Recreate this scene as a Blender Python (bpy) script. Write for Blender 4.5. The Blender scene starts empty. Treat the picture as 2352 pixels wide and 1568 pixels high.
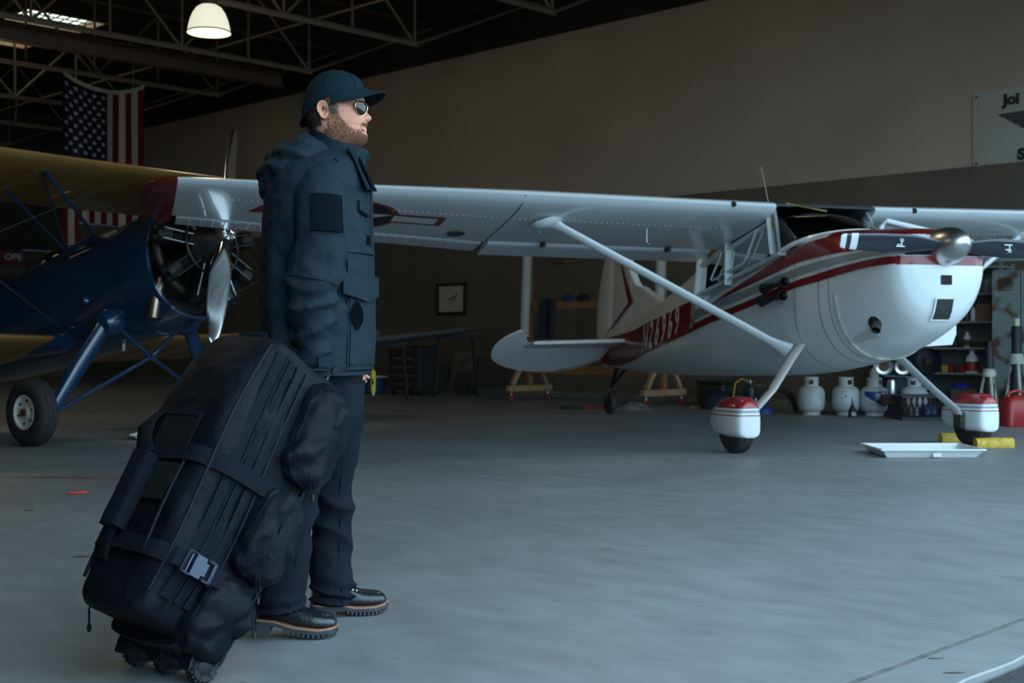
import bpy, math, random
from math import sin, cos, pi, radians, sqrt, atan2, exp
from mathutils import Matrix, Vector, noise
random.seed(7)
scene = bpy.context.scene
COL = scene.collection
# ---------------------------------------------------------------- camera
FPX = 2950.0                                   # focal length in pixels of the 2352 px wide frame
cam_data = bpy.data.cameras.new('camera')
cam_data.sensor_width = 36.0
cam_data.lens = FPX / 2352.0 * 36.0
cam_data.clip_end = 300
cam = bpy.data.objects.new('camera', cam_data)
cam.location = (0, 0, 0.95)
cam.rotation_euler = (radians(90), 0, 0)
COL.objects.link(cam)
scene.camera = cam
cam_data.dof.use_dof = True
cam_data.dof.focus_distance = 4.15
cam_data.dof.aperture_fstop = 6.3
# ---------------------------------------------------------------- sky and exposure
world = bpy.data.worlds.new('overcast_sky')
scene.world = world
world.use_nodes = True
bg = world.node_tree.nodes['Background']
bg.inputs[0].default_value = (0.52, 0.79, 1.0, 1)
bg.inputs[1].default_value = 4.4
scene.view_settings.view_transform = 'Standard'
scene.view_settings.look = 'None'
scene.view_settings.exposure = 0.0
scene.view_settings.gamma = 1.0
scene.view_settings.use_curve_mapping = False
# hangar frame: p metres from the side wall, q metres in from the door line
K = Vector((10.324, 12.819, 0)); E1 = Vector((0.7009, 0.7133, 0)); E2 = Vector((-0.7133, 0.7009, 0))
HM = Matrix(((-E1.x, E2.x, 0, K.x), (-E1.y, E2.y, 0, K.y), (0, 0, 1, 0), (0, 0, 0, 1)))
def H(p, q, z=0.0): return K - E1 * p + E2 * q + Vector((0, 0, z))
DOOR_P0, DOOR_P1, DOOR_Z = 0.9, 16.05, 4.9
# the open hangar door: a portal, which gives off no light of its own and only guides the sky light in
pl = bpy.data.lights.new('door_portal', 'AREA'); pl.shape = 'RECTANGLE'
pl.size = DOOR_P1 - DOOR_P0; pl.size_y = DOOR_Z; pl.cycles.is_portal = True
po = bpy.data.objects.new('door_portal', pl); COL.objects.link(po)
_c = H((DOOR_P0 + DOOR_P1) / 2, -0.05, DOOR_Z / 2)
po.matrix_world = Matrix.Translation(_c) @ E2.to_track_quat('-Z', 'Z').to_matrix().to_4x4()

# ---------------------------------------------------------------- materials
MATS = {}
def mat(name, col=(.5, .5, .5), rough=.5, metal=0.0, var=0.0, vscale=8.0, bump=0.0, bscale=40.0, spec=0.5, coat=0.0,
        trans=0.0, emit=None, estr=0.0, sheen=0.0, stretch=(1, 1, 1), col2=None, alpha=1.0, detail=4.0):
    """Principled material; var/col2 mix a noise into the colour, bump adds fine relief (object coordinates)."""
    if name in MATS: return MATS[name]
    m = bpy.data.materials.new(name); m.use_nodes = True
    nt = m.node_tree; b = nt.nodes['Principled BSDF']
    b.inputs['Base Color'].default_value = (*col, 1)
    b.inputs['Roughness'].default_value = rough
    b.inputs['Metallic'].default_value = metal
    b.inputs['Specular IOR Level'].default_value = spec
    b.inputs['Coat Weight'].default_value = coat
    b.inputs['Transmission Weight'].default_value = trans
    b.inputs['Sheen Weight'].default_value = sheen
    b.inputs['Alpha'].default_value = alpha
    if emit:
        b.inputs['Emission Color'].default_value = (*emit, 1); b.inputs['Emission Strength'].default_value = estr
    if var or bump or col2:
        tc = nt.nodes.new('ShaderNodeTexCoord'); mp = nt.nodes.new('ShaderNodeMapping')
        mp.inputs['Scale'].default_value = stretch
        nt.links.new(tc.outputs['Object'], mp.inputs['Vector'])
    if var or col2:
        n = nt.nodes.new('ShaderNodeTexNoise'); n.inputs['Scale'].default_value = vscale; n.inputs['Detail'].default_value = detail
        nt.links.new(mp.outputs[0], n.inputs['Vector'])
        r = nt.nodes.new('ShaderNodeValToRGB')
        c2 = col2 or tuple(max(0, c * (1 + var)) for c in col)
        c1 = col if col2 else tuple(c * (1 - var) for c in col)
        r.color_ramp.elements[0].position = .32; r.color_ramp.elements[1].position = .68
        r.color_ramp.elements[0].color = (*c1, 1); r.color_ramp.elements[1].color = (*c2, 1)
        nt.links.new(n.outputs[0], r.inputs[0]); nt.links.new(r.outputs[0], b.inputs['Base Color'])
    if bump:
        n2 = nt.nodes.new('ShaderNodeTexNoise'); n2.inputs['Scale'].default_value = bscale; n2.inputs['Detail'].default_value = 5
        nt.links.new(mp.outputs[0], n2.inputs['Vector'])
        bm = nt.nodes.new('ShaderNodeBump'); bm.inputs['Strength'].default_value = bump; bm.inputs['Distance'].default_value = .02
        nt.links.new(n2.outputs[0], bm.inputs['Height']); nt.links.new(bm.outputs[0], b.inputs['Normal'])
    MATS[name] = m
    return m

# ---------------------------------------------------------------- mesh helpers
def interp(tab, x):
    """Smooth (Catmull-Rom style) interpolation through rows [x, a, b, ...] sorted by x; returns a tuple."""
    if x <= tab[0][0]: return tuple(tab[0][1:])
    if x >= tab[-1][0]: return tuple(tab[-1][1:])
    i = max(k for k in range(len(tab) - 1) if tab[k][0] <= x)
    p1, p2 = tab[i], tab[i + 1]; p0 = tab[i - 1] if i > 0 else p1; p3 = tab[i + 2] if i + 2 < len(tab) else p2
    h = p2[0] - p1[0]; t = (x - p1[0]) / h
    out = []
    for k in range(1, len(p1)):
        d = (p2[k] - p1[k]) / h
        da = (p1[k] - p0[k]) / (p1[0] - p0[0]) if p1 is not p0 else d
        db = (p3[k] - p2[k]) / (p3[0] - p2[0]) if p3 is not p2 else d
        m1 = 0 if da * d <= 0 else 2 * da * d / (da + d)
        m2 = 0 if db * d <= 0 else 2 * db * d / (db + d)
        a, b = p1[k], p2[k]
        out.append((2*t**3 - 3*t**2 + 1) * a + (t**3 - 2*t**2 + t) * h * m1 + (-2*t**3 + 3*t**2) * b + (t**3 - t**2) * h * m2)
    return tuple(out)
def lin(a, b, n): return [a + (b - a) * i / (n - 1) for i in range(n)]
def frame_from(d, up=Vector((0, 0, 1))):
    d = Vector(d).normalized()
    if abs(d.dot(up)) > .98: up = Vector((1, 0, 0))
    x = up.cross(d).normalized(); y = d.cross(x)
    return x, y, d
class MB:
    """Collects shapes, then build() links them as one mesh object."""
    def __init__(s, M=None): s.v = []; s.f = []; s.mi = []; s.M = M
    def add(s, vs, fs, mi=0, M=None):
        o = len(s.v)
        for p in vs:
            p = Vector(p)
            if M is not None: p = M @ p
            if s.M is not None: p = s.M @ p
            s.v.append(p)
        for f in fs: s.f.append([i + o for i in f]); s.mi.append(mi)
        return s
    def box(s, c, d, M=None, mi=0, ch=0.0):
        cx, cy, cz = c; hx, hy, hz = d[0] / 2, d[1] / 2, d[2] / 2
        if ch <= 0:
            vs = [(cx + i * hx, cy + j * hy, cz + k * hz) for i in (-1, 1) for j in (-1, 1) for k in (-1, 1)]
            fs = [(0, 1, 3, 2), (4, 6, 7, 5), (0, 4, 5, 1), (2, 3, 7, 6), (0, 2, 6, 4), (1, 5, 7, 3)]
            return s.add(vs, fs, mi, M)
        ch = min(ch, hx * .95, hy * .95, hz * .95)
        rings = []
        for z, e in ((-hz, ch), (-hz + ch, 0), (hz - ch, 0), (hz, ch)):
            a, b = hx - e, hy - e
            q = ch
            rings.append([(cx + x, cy + y, cz + z) for x, y in ((a, -b + q), (a, b - q), (a - q, b), (-a + q, b), (-a, b - q), (-a, -b + q), (-a + q, -b), (a - q, -b))])
        return s.loft(rings, True, mi=mi, M=M)
    def loft(s, rings, cap=True, closed=True, mi=0, M=None):
        n = len(rings[0]); vs = [p for r in rings for p in r]; fs = []
        for i in range(len(rings) - 1):
            for j in range(n if closed else n - 1):
                k = (j + 1) % n
                fs.append((i * n + j, i * n + k, (i + 1) * n + k, (i + 1) * n + j))
        if cap and closed:
            fs.append(tuple(range(n - 1, -1, -1))); fs.append(tuple((len(rings) - 1) * n + j for j in range(n)))
        return s.add(vs, fs, mi, M)
    def tube(s, path, r, seg=10, mi=0, flat=1.0, up=(0, 0, 1), cap=True, M=None, rot=0.0):
        """Sweep a circle (or ellipse, flat = second radius factor) along a path; r a number or a list."""
        path = [Vector(p) for p in path]; n = len(path)
        rs = r if isinstance(r, (list, tuple)) else [r] * n
        rings = []; up = Vector(up); x = None
        for i, p in enumerate(path):
            d = (path[min(i + 1, n - 1)] - path[max(i - 1, 0)]).normalized()
            if x is None: x, y, _ = frame_from(d, up)
            else:
                x = (x - d * x.dot(d))
                x = x.normalized() if x.length > 1e-6 else frame_from(d, up)[0]
                y = d.cross(x)
            rings.append([p + x * (rs[i] * cos(2*pi*k/seg + rot)) + y * (rs[i] * flat * sin(2*pi*k/seg + rot)) for k in range(seg)])
        return s.loft(rings, cap, mi=mi, M=M)
    def lathe(s, prof, seg=24, M=None, mi=0, cap=True):
        """prof rows (radius, z) around local z."""
        rings = [[(r * cos(2*pi*k/seg), r * sin(2*pi*k/seg), z) for k in range(seg)] for r, z in prof]
        return s.loft(rings, cap, mi=mi, M=M)
    def prism(s, poly, h, M=None, mi=0, z0=0.0):
        n = len(poly); vs = [(x, y, z0) for x, y in poly] + [(x, y, z0 + h) for x, y in poly]
        fs = [tuple(range(n - 1, -1, -1)), tuple(range(n, 2 * n))] + [(i, (i + 1) % n, n + (i + 1) % n, n + i) for i in range(n)]
        return s.add(vs, fs, mi, M)
    def grid(s, fn, us, vs_, thick=0.0, mi=0, nrm=None, M=None):
        """Surface patch fn(u, v) -> point; thick > 0 makes a thin slab (inward along the grid normal)."""
        pts = [[Vector(fn(u, v)) for v in vs_] for u in us]
        a, b = len(us), len(vs_)
        fs = [(i*b + j, (i+1)*b + j, (i+1)*b + j + 1, i*b + j + 1) for i in range(a-1) for j in range(b-1)]
        V = [p for row in pts for p in row]
        if thick:
            N = []
            for i in range(a):
                for j in range(b):
                    du = pts[min(i+1, a-1)][j] - pts[max(i-1, 0)][j]; dv = pts[i][min(j+1, b-1)] - pts[i][max(j-1, 0)]
                    N.append(du.cross(dv).normalized())
            m = a * b
            V2 = [p - n * thick for p, n in zip(V, N)]
            fs2 = [tuple(m + k for k in reversed(f)) for f in fs]
            rim = [i*b for i in range(a)] + [(a-1)*b + j for j in range(1, b)] + [i*b + b-1 for i in range(a-2, -1, -1)] + list(range(b-2, 0, -1))
            fs3 = [(rim[(k+1) % len(rim)], rim[k], m + rim[k], m + rim[(k+1) % len(rim)]) for k in range(len(rim))]
            V, fs = V + V2, fs + fs2 + fs3
        return s.add(V, fs, mi, M)
    def build(s, name, mats, parent=None, smooth=35, sub=0):
        me = bpy.data.meshes.new(name)
        me.from_pydata([tuple(p) for p in s.v], [], s.f)
        if not isinstance(mats, (list, tuple)): mats = [mats]
        for m in mats: me.materials.append(m)
        if len(mats) > 1: me.polygons.foreach_set('material_index', s.mi)
        if smooth:
            me.polygons.foreach_set('use_smooth', [True] * len(me.polygons))
            me.update()
            me.set_sharp_from_angle(angle=radians(smooth))
        me.update()
        o = bpy.data.objects.new(name, me); COL.objects.link(o)
        if parent is not None: o.parent = parent
        if sub:
            md = o.modifiers.new('subdivision', 'SUBSURF'); md.levels = sub; md.render_levels = sub
        return o
def rotz(a): return Matrix.Rotation(a, 4, 'Z')
def T(x, y, z): return Matrix.Translation((x, y, z))
def axis_to(d, at=(0, 0, 0), up=(0, 0, 1)):
    """Matrix taking local z to direction d, placed at a point."""
    x, y, z = frame_from(d, Vector(up))
    M = Matrix((x, y, z)).transposed().to_4x4(); M.translation = Vector(at)
    return M
def thing(name, label, cat, loc=(0, 0, 0), rz=0.0, group=None, M=None):
    o = bpy.data.objects.new(name, None); COL.objects.link(o); o.empty_display_size = .1
    if M is not None: o.matrix_world = M
    else: o.location = loc; o.rotation_euler = (0, 0, rz)
    o['label'] = label; o['category'] = cat
    if group: o['group'] = group
    return o
def tag(o, label=None, cat=None, group=None, kind=None):
    if label: o['label'] = label
    if cat: o['category'] = cat
    if group: o['group'] = group
    if kind: o['kind'] = kind
    return o
def text(name, body, size, M, material, parent=None, bold=0.0, extrude=0.001, sx=1.0, shear=0.0, align='CENTER'):
    c = bpy.data.curves.new(name, 'FONT'); c.body = body; c.size = size; c.extrude = extrude; c.offset = bold; c.shear = shear
    c.align_x = align; c.align_y = 'CENTER'; c.resolution_u = 4
    c.materials.append(material)
    tmp = bpy.data.objects.new(name + '_curve', c)
    me = bpy.data.meshes.new_from_object(tmp); me.name = name
    bpy.data.objects.remove(tmp)
    o = bpy.data.objects.new(name, me); COL.objects.link(o)
    S = Matrix.Diagonal((sx, 1, 1, 1))
    if parent is not None: o.parent = parent; o.matrix_local = M @ S
    else: o.matrix_world = M @ S
    return o
def at(u, v, Y):
    """World point seen at pixel (u, v) of the 2352x1568 frame at depth Y: used to survey positions."""
    return Vector(((u - 1176) / FPX * Y, Y, 0.95 - (v - 784) / FPX * Y))
def copy_tree(o, parent=None):
    c = o.copy(); COL.objects.link(c); c.parent = parent
    for ch in o.children: copy_tree(ch, c)
    return c
# ================================================================ the hangar
def floor_material():
    m = bpy.data.materials.new('sealed_concrete'); m.use_nodes = True
    nt = m.node_tree; b = nt.nodes['Principled BSDF']; N = nt.nodes.new; L = nt.links.new
    tc = N('ShaderNodeTexCoord')
    def noise_(scale, detail, stretch=(1, 1, 1), rough=.55, rot=0.0):
        mp = N('ShaderNodeMapping'); mp.inputs['Scale'].default_value = stretch; mp.inputs['Rotation'].default_value = (0, 0, rot)
        L(tc.outputs['Object'], mp.inputs['Vector'])
        n = N('ShaderNodeTexNoise'); n.inputs['Scale'].default_value = scale; n.inputs['Detail'].default_value = detail
        n.inputs['Roughness'].default_value = rough
        L(mp.outputs[0], n.inputs['Vector']); return n.outputs[0]
    def ramp(src, p0, c0, p1, c1):
        r = N('ShaderNodeValToRGB'); r.color_ramp.elements[0].position = p0; r.color_ramp.elements[1].position = p1
        r.color_ramp.elements[0].color = (*c0, 1); r.color_ramp.elements[1].color = (*c1, 1)
        L(src, r.inputs[0]); return r.outputs[0]
    def mix(fac, a, c, mode='MIX'):
        x = N('ShaderNodeMix'); x.data_type = 'RGBA'; x.blend_type = mode
        if isinstance(fac, float): x.inputs[0].default_value = fac
        else: L(fac, x.inputs[0])
        for s, k in ((a, 6), (c, 7)):
            if isinstance(s, tuple): x.inputs[k].default_value = (*s, 1)
            else: L(s, x.inputs[k])
        return x.outputs[2]
    base = ramp(noise_(.55, 6), .3, (.20, .203, .202), .7, (.265, .27, .268))
    fine = ramp(noise_(7.0, 8, (1, .45, 1), .65, .6), .35, (.72, .72, .71), .62, (1.0, 1.0, 1.0))
    c = mix(.7, base, fine, 'MULTIPLY')
    stain = ramp(noise_(2.3, 5, (1.6, .5, 1), .6, -.5), .62, (0, 0, 0), .74, (1, 1, 1))
    c = mix(mix(.5, (0, 0, 0), stain), c, (.115, .11, .10))
    scuff = ramp(noise_(9.0, 4, (2.6, .35, 1), .5, .75), .70, (0, 0, 0), .76, (1, 1, 1))
    c = mix(scuff, c, (.07, .066, .062))
    L(c, b.inputs['Base Color'])
    rr = ramp(noise_(1.6, 5), .3, (.42, .42, .42), .7, (.6, .6, .6))
    L(rr, b.inputs['Roughness'])
    b.inputs['Specular IOR Level'].default_value = .45
    bp = N('ShaderNodeBump'); bp.inputs['Strength'].default_value = .12; bp.inputs['Distance'].default_value = .01
    L(noise_(18, 6), bp.inputs['Height']); L(bp.outputs[0], b.inputs['Normal'])
    return m
CONC = floor_material()
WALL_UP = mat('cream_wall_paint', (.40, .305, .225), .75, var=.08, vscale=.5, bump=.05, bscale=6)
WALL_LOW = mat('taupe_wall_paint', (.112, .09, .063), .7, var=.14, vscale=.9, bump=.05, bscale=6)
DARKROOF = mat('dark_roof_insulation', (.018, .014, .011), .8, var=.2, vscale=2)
TAN = mat('tan_painted_steel', (.12, .09, .06), .55, var=.15, vscale=5)
TAN2 = mat('brown_painted_steel', (.06, .034, .018), .5, var=.15, vscale=4)
ASPH = mat('apron_asphalt', (.034, .036, .037), .85, var=.25, vscale=30, bump=.6, bscale=120)
def struct(name, mb, m, smooth=0, parent=None):
    o = mb.build(name, m, parent, smooth)
    if parent is None: o.matrix_world = HM; o['kind'] = 'structure'
    return o
PW, QD, ZW = 24.0, 31.2, 6.24
# floor: the main slab, a narrow edge strip along the door and the filled joint between them
fl = MB(); fl.box((PW/2, (QD + .228) / 2, -.1), (PW, QD - .228, .2))
floor = struct('floor', fl, CONC)
e = MB()
qs = [0.0, .004, .19, .20]
pp = lin(0, PW, 241); rng = random.Random(3)
jag = [rng.uniform(-.008, .003) for _ in pp]
e.grid(lambda p, q: (p, q + (jag[pp.index(p)] if q < .01 else 0), 0.0 if q > 0 else -.006), pp, qs)
e.grid(lambda p, t: (p, jag[pp.index(p)] + .0, -.006 - t), pp, [0, .18])
o = struct('slab_edge', e, CONC, parent=floor)
j = MB(); j.box((PW/2, .214, -.0512), (PW, .029, .1))
struct('joint_filler', j, mat('joint_grout', (.125, .12, .112), .9, var=.4, vscale=14), parent=floor)
ap = MB(); ap.box((6, -15.02, -.145), (60, 30, .25))
struct('ground_apron', ap, ASPH)
# walls
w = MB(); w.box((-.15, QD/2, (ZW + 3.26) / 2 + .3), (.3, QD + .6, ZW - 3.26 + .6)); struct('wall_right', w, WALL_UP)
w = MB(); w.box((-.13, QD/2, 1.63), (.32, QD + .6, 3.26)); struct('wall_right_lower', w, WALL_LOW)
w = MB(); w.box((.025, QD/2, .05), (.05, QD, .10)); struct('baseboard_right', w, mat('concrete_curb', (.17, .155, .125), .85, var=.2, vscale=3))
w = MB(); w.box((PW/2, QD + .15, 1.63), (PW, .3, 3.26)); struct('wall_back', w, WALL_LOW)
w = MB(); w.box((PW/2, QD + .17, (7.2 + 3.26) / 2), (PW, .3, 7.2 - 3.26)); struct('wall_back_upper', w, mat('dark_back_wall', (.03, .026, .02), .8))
w = MB(); w.box((PW + .15, QD/2, 3.6), (.3, QD + .6, 7.2)); struct('wall_left', w, WALL_LOW)
w = MB()
w.box((DOOR_P0/2 - .15, -.15, 3.6), (DOOR_P0 + .3, .3, 7.2)); w.box(((DOOR_P1 + PW)/2, -.15, 3.6), (PW - DOOR_P1, .3, 7.2))
w.box(((DOOR_P0 + DOOR_P1)/2, -.15, (7.2 + DOOR_Z)/2), (DOOR_P1 - DOOR_P0, .3, 7.2 - DOOR_Z)); struct('wall_front', w, WALL_LOW)
# dark ledger above the pale wall
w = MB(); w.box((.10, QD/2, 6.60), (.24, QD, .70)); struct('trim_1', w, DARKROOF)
# roof deck: ribbed sheet, left open over the two skylights
SKY = [(4.45, 5.95, 20.9, 21.9), (4.6, 6.4, 23.0, 23.95)]
ZR = 6.95
dk = MB()
def strip(p0, p1, q0, q1):
    n = max(2, int((q1 - q0) / .09)); qs = lin(q0, q1, n + 1)
    dk.grid(lambda q, p: (p, q, ZR + (.035 if qs.index(q) % 4 in (0, 1) else 0)), qs, [p0, p1])
    dk.box(((p0 + p1)/2, (q0 + q1)/2, ZR + .12), (p1 - p0, q1 - q0, .06))
cuts = sorted({0.0, QD} | {s[2] for s in SKY} | {s[3] for s in SKY})
for a, b in zip(cuts, cuts[1:]):
    hole = [s for s in SKY if s[2] <= a and s[3] >= b]
    if hole: strip(0, hole[0][0], a, b); strip(hole[0][1], PW, a, b)
    else: strip(0, PW, a, b)
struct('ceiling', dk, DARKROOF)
# skylights: timber curb, pane and security bars
def pane_material():
    m = bpy.data.materials.new('milky_skylight_sheet'); m.use_nodes = True; nt = m.node_tree
    nt.nodes.remove(nt.nodes['Principled BSDF']); o = nt.nodes['Material Output']
    t = nt.nodes.new('ShaderNodeBsdfTranslucent'); t.inputs[0].default_value = (.80, .72, .58, 1)
    nt.links.new(t.outputs[0], o.inputs[0]); return m
PANE = pane_material()
for i, (p0, p1, q0, q1) in enumerate(SKY):
    c = MB(); h = .15
    for (x0, x1, y0, y1) in ((p0 - .04, p0, q0 - .04, q1 + .04), (p1, p1 + .04, q0 - .04, q1 + .04), (p0, p1, q0 - .04, q0), (p0, p1, q1, q1 + .04)):
        c.box(((x0 + x1)/2, (y0 + y1)/2, ZR + h/2), (x1 - x0, y1 - y0, h))
    o = struct('window_%d' % (i + 1), c, mat('skylight_curb', (.45, .24, .14), .7))
    b = MB(); b.box(((p0 + p1)/2, (q0 + q1)/2, ZR + h), (p1 - p0, q1 - q0, .01)); b.build('pane', PANE, o, 0)
    for k in range(1, 8):
        b = MB(); b.tube([(p0 + (p1 - p0) * k / 8, q0, ZR + .07), (p0 + (p1 - p0) * k / 8, q1, ZR + .07)], .012, 6); b.build('bar', TAN2, o, 60)
    for k in range(1, 4):
        b = MB(); b.tube([(p0, q0 + (q1 - q0) * k / 4, ZR + .08), (p1, q0 + (q1 - q0) * k / 4, ZR + .08)], .012, 6); b.build('bar', TAN2, o, 60)
# open-web roof trusses
def truss(q, off, lbl):
    t = thing('roof_truss', lbl, 'truss', group='open-web trusses carrying the hangar roof', M=HM @ T(0, q, 0))
    def bar(nm, a, b, r, m=TAN):
        x = MB(); x.tube([a, b], r, 8); return x.build(nm, m, t, 60)
    zt, zb = 6.86, 5.6
    ch = MB()
    c0 = off + 2.40; cm, cl = (c0 + 23.5)/2, 23.5 - c0; ch.box((cm, .03, zb + .035), (cl, .055, .008)); ch.box((cm, .006, zb), (cl, .008, .07)); ch.box((cm, -.03, zb + .035), (cl, .055, .008)); ch.build('bottom_chord', TAN, t, 0)
    ch = MB(); ch.box((11.75, 0, zt + .03), (23.5, .08, .06)); ch.build('top_chord', TAN2, t, 0)
    k = 0; p = off + 2.48
    while p < 18:
        bar('web_bar', (p, 0, zb), (p, 0, zt), .022)
        if k % 2 == 0:
            bar('web_bar', (p, 0, zb), (p + 1.24, 0, zt), .024)
            if k > 0: bar('web_bar', (p, 0, zb), (p - 1.24, 0, zt), .024)
        p += 1.24; k += 1
    bar('web_bar', (off + 2.48, 0, zb), (.15, 0, zt), .026)
for q, off, lbl in ((10.7, .55, 'open-web steel roof truss on the door side of the lit lamp'), (13.56, .62, 'first open-web steel roof truss behind the lit lamp'),
                    (16.4, .55, 'open-web steel roof truss running beside the brown girder'), (19.35, .5, 'open-web steel roof truss from which the flag hangs'),
                    (22.3, .6, 'open-web steel roof truss running between the two skylights'), (25.2, .5, 'second open-web steel roof truss behind the flag'),
                    (28.1, .6, 'open-web steel roof truss next to the back wall')):
    truss(q, off, lbl)
b = MB(); b.tube([(5.0, 6, 5.66), (5.0, 30.9, 5.66)], .022, 8)
o = b.build('bridging_rod', TAN, None, 60); o.matrix_world = HM
tag(o, 'thin tan steel bridging rod running across the bottom chords of the roof trusses', 'steel rod')
g = thing('roof_girder', 'brown steel girder hanging between two roof trusses behind the lit lamp', 'girder', M=HM @ T(0, 17.25, 0))
for nm, c, d in (('web_plate', (9, 0, 5.58), (12, .02, .22)), ('flange', (9, 0, 5.46), (12, .18, .02)), ('flange', (9, 0, 5.70), (12, .18, .02))):
    b = MB(); b.box(c, d); b.build(nm, TAN2, g, 0)
# high-bay lamp: clear ribbed reflector bowl, ballast housing, stem and glowing bulb
LM = T(*at(480, 45, 16.0))
lamp = thing('high_bay_lamp', 'lit dome-shaped high-bay lamp hanging under the roof trusses', 'lamp', M=LM)
b = MB()
prof = [(.262, -.165), (.266, -.155), (.262, -.14), (.252, -.08), (.232, 0), (.20, .08), (.155, .145), (.11, .175)]
b.lathe(prof + [(r - .008, z) for r, z in reversed(prof)], 40, cap=False)
SHADE = bpy.data.materials.new('lit_prismatic_bowl'); SHADE.use_nodes = True; nt = SHADE.node_tree
pb = nt.nodes['Principled BSDF']; pb.inputs['Base Color'].default_value = (.8, .78, .66, 1); pb.inputs['Emission Color'].default_value = (1, .96, .74, 1)
pb.inputs['Emission Strength'].default_value = .78; pb.inputs['Roughness'].default_value = .3
b.build('shade', SHADE, lamp, 50)
b = MB(); b.lathe([(.258, -.15), (.20, -.152), (.0, -.153)], 40, cap=False)
b.build('lens', mat('lamp_lens', (.9, .88, .75), .4, emit=(1, .98, .84), estr=.8), lamp, 50)
b = MB(); b.lathe([(.268, -.17), (.272, -.16), (.268, -.15), (.262, -.16)], 40, cap=False); b.build('rim_band', mat('lamp_rim', (.45, .4, .2), .5), lamp)
b = MB(); b.lathe([(.03, .16), (.10, .17), (.10, .42), (.07, .46), (.02, .47)], 24); b.build('ballast_housing', mat('dark_housing', (.05, .05, .05), .5), lamp)
b = MB(); b.tube([(0, 0, .46), (0, 0, 1.95)], .012, 8); b.build('stem', TAN2, lamp)
ld = bpy.data.lights.new('high_bay_light', 'POINT'); ld.energy = 38; ld.color = (1, .86, .6); ld.shadow_soft_size = .2
lo = bpy.data.objects.new('high_bay_light', ld); COL.objects.link(lo); lo.parent = lamp; lo.location = (0, 0, -.4)

lamp_spots = [((7.6, 6.0), 'high-bay lamp hanging above the white airplane'), ((13.6, 12.3), 'high-bay lamp hanging above the biplane tail'),
              ((13.6, 6.0), 'high-bay lamp hanging above the open floor by the door'), ((7.9, 18.9), 'high-bay lamp hanging near the flag truss')]
for (p_, q_), lb in lamp_spots:
    c = copy_tree(lamp); c.matrix_world = T(*H(p_, q_, LM.translation.z)); c['label'] = lb
    c['group'] = 'high-bay lamps under the roof'
lamp['group'] = 'high-bay lamps under the roof'
# ================================================================ the white high-wing airplane
WHITE = mat('aircraft_white_paint', (.70, .73, .73), .32, var=.03, vscale=2.5, coat=.3)
RED = mat('aircraft_dark_red', (.19, .012, .014), .28, coat=.4)
GREY = mat('aircraft_grey_stripe', (.27, .30, .30), .35, coat=.2)
NAVY = mat('roundel_navy', (.012, .016, .03), .4)
RUBBER = mat('tyre_rubber', (.022, .022, .023), .75, var=.3, vscale=20)
ALU = mat('polished_aluminium', (.62, .62, .6), .34, 1.0)
STEEL = mat('worn_steel', (.35, .35, .34), .4, 1.0)
BLACKP = mat('black_plastic', (.012, .012, .013), .45)
DARK = mat('dark_opening', (.01, .01, .01), .9)
GLASS = bpy.data.materials.new('window_glazing'); GLASS.use_nodes = True
_n = GLASS.node_tree; _n.nodes.remove(_n.nodes['Principled BSDF'])
_mx = _n.nodes.new('ShaderNodeMixShader'); _tr = _n.nodes.new('ShaderNodeBsdfTransparent'); _gl = _n.nodes.new('ShaderNodeBsdfGlossy')
_fr = _n.nodes.new('ShaderNodeFresnel'); _fr.inputs[0].default_value = 1.5
_tr.inputs[0].default_value = (.40, .44, .44, 1); _gl.inputs['Roughness'].default_value = .04
_n.links.new(_fr.outputs[0], _mx.inputs[0]); _n.links.new(_tr.outputs[0], _mx.inputs[1]); _n.links.new(_gl.outputs[0], _mx.inputs[2])
_n.links.new(_mx.outputs[0], _n.nodes['Material Output'].inputs[0])
CO = Vector((3.05, 11.34, 0)); CA = radians(-72)
plane = thing('light_airplane', 'white high-wing propeller airplane with dark red stripes and a spinner nose', 'airplane', CO, CA)
# x forward, y port, z up, tail-low on its wheels.  rows: x, z of widest point, half width, top, bottom
BODY = [(-5.95, .80, .05, .98, .64), (-5.4, .82, .12, 1.06, .60), (-4.6, .84, .205, 1.14, .575), (-3.6, .88, .325, 1.30, .565), (-2.7, .95, .43, 1.42, .58),
        (-1.9, 1.02, .505, 1.53, .60), (-1.4, 1.08, .525, 1.60, .615), (-1.0, 1.12, .53, 1.68, .63), (-.55, 1.20, .53, 1.79, .66), (-.2, 1.27, .53, 1.87, .70),
        (.1, 1.33, .525, 1.905, .745), (.4, 1.42, .51, 1.90, .80), (.7, 1.51, .49, 1.885, .875), (.95, 1.57, .465, 1.865, .975), (1.1, 1.60, .44, 1.84, 1.06),
        (1.19, 1.61, .39, 1.80, 1.17), (1.235, 1.61, .28, 1.74, 1.32)]
def bex(x):                         # superellipse exponents above and below the widest line
    t = max(0, min(1, (x + 2.4) / 1.2)); a = 2.3 + 3.5 * t
    t2 = max(0, min(1, (x - .05) / .5)); a = a + (2.5 - a) * t2
    return a, 2.25
def body_y(x, z, off=0.0):
    zw, hw, zt, zb = interp(BODY, x); a, b = bex(x)
    hw += off; zt += off; zb -= off
    r, n = ((z - zw) / (zt - zw), a) if z > zw else ((zw - z) / (zw - zb), b)
    return hw * max(0.0, 1 - min(1, r) ** n) ** (1 / n)
def body_ring(x, n=64, off=0.0):
    zw, hw, zt, zb = interp(BODY, x); a, b = bex(x); out = []
    for k in range(n):
        th = 2 * pi * k / n; c, s = cos(th), sin(th); e = a if s >= 0 else b
        y = (hw + off) * (abs(c) ** (2 / e)) * (1 if c >= 0 else -1)
        z = zw + ((zt - zw + off) if s >= 0 else -(zw - zb + off)) * (abs(s) ** (2 / e)) * (1 if s >= 0 else -1)
        if s < 0: z = zw - (zw - zb + off) * abs(s) ** (2 / e)
        out.append((x, y, z))
    return out
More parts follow.
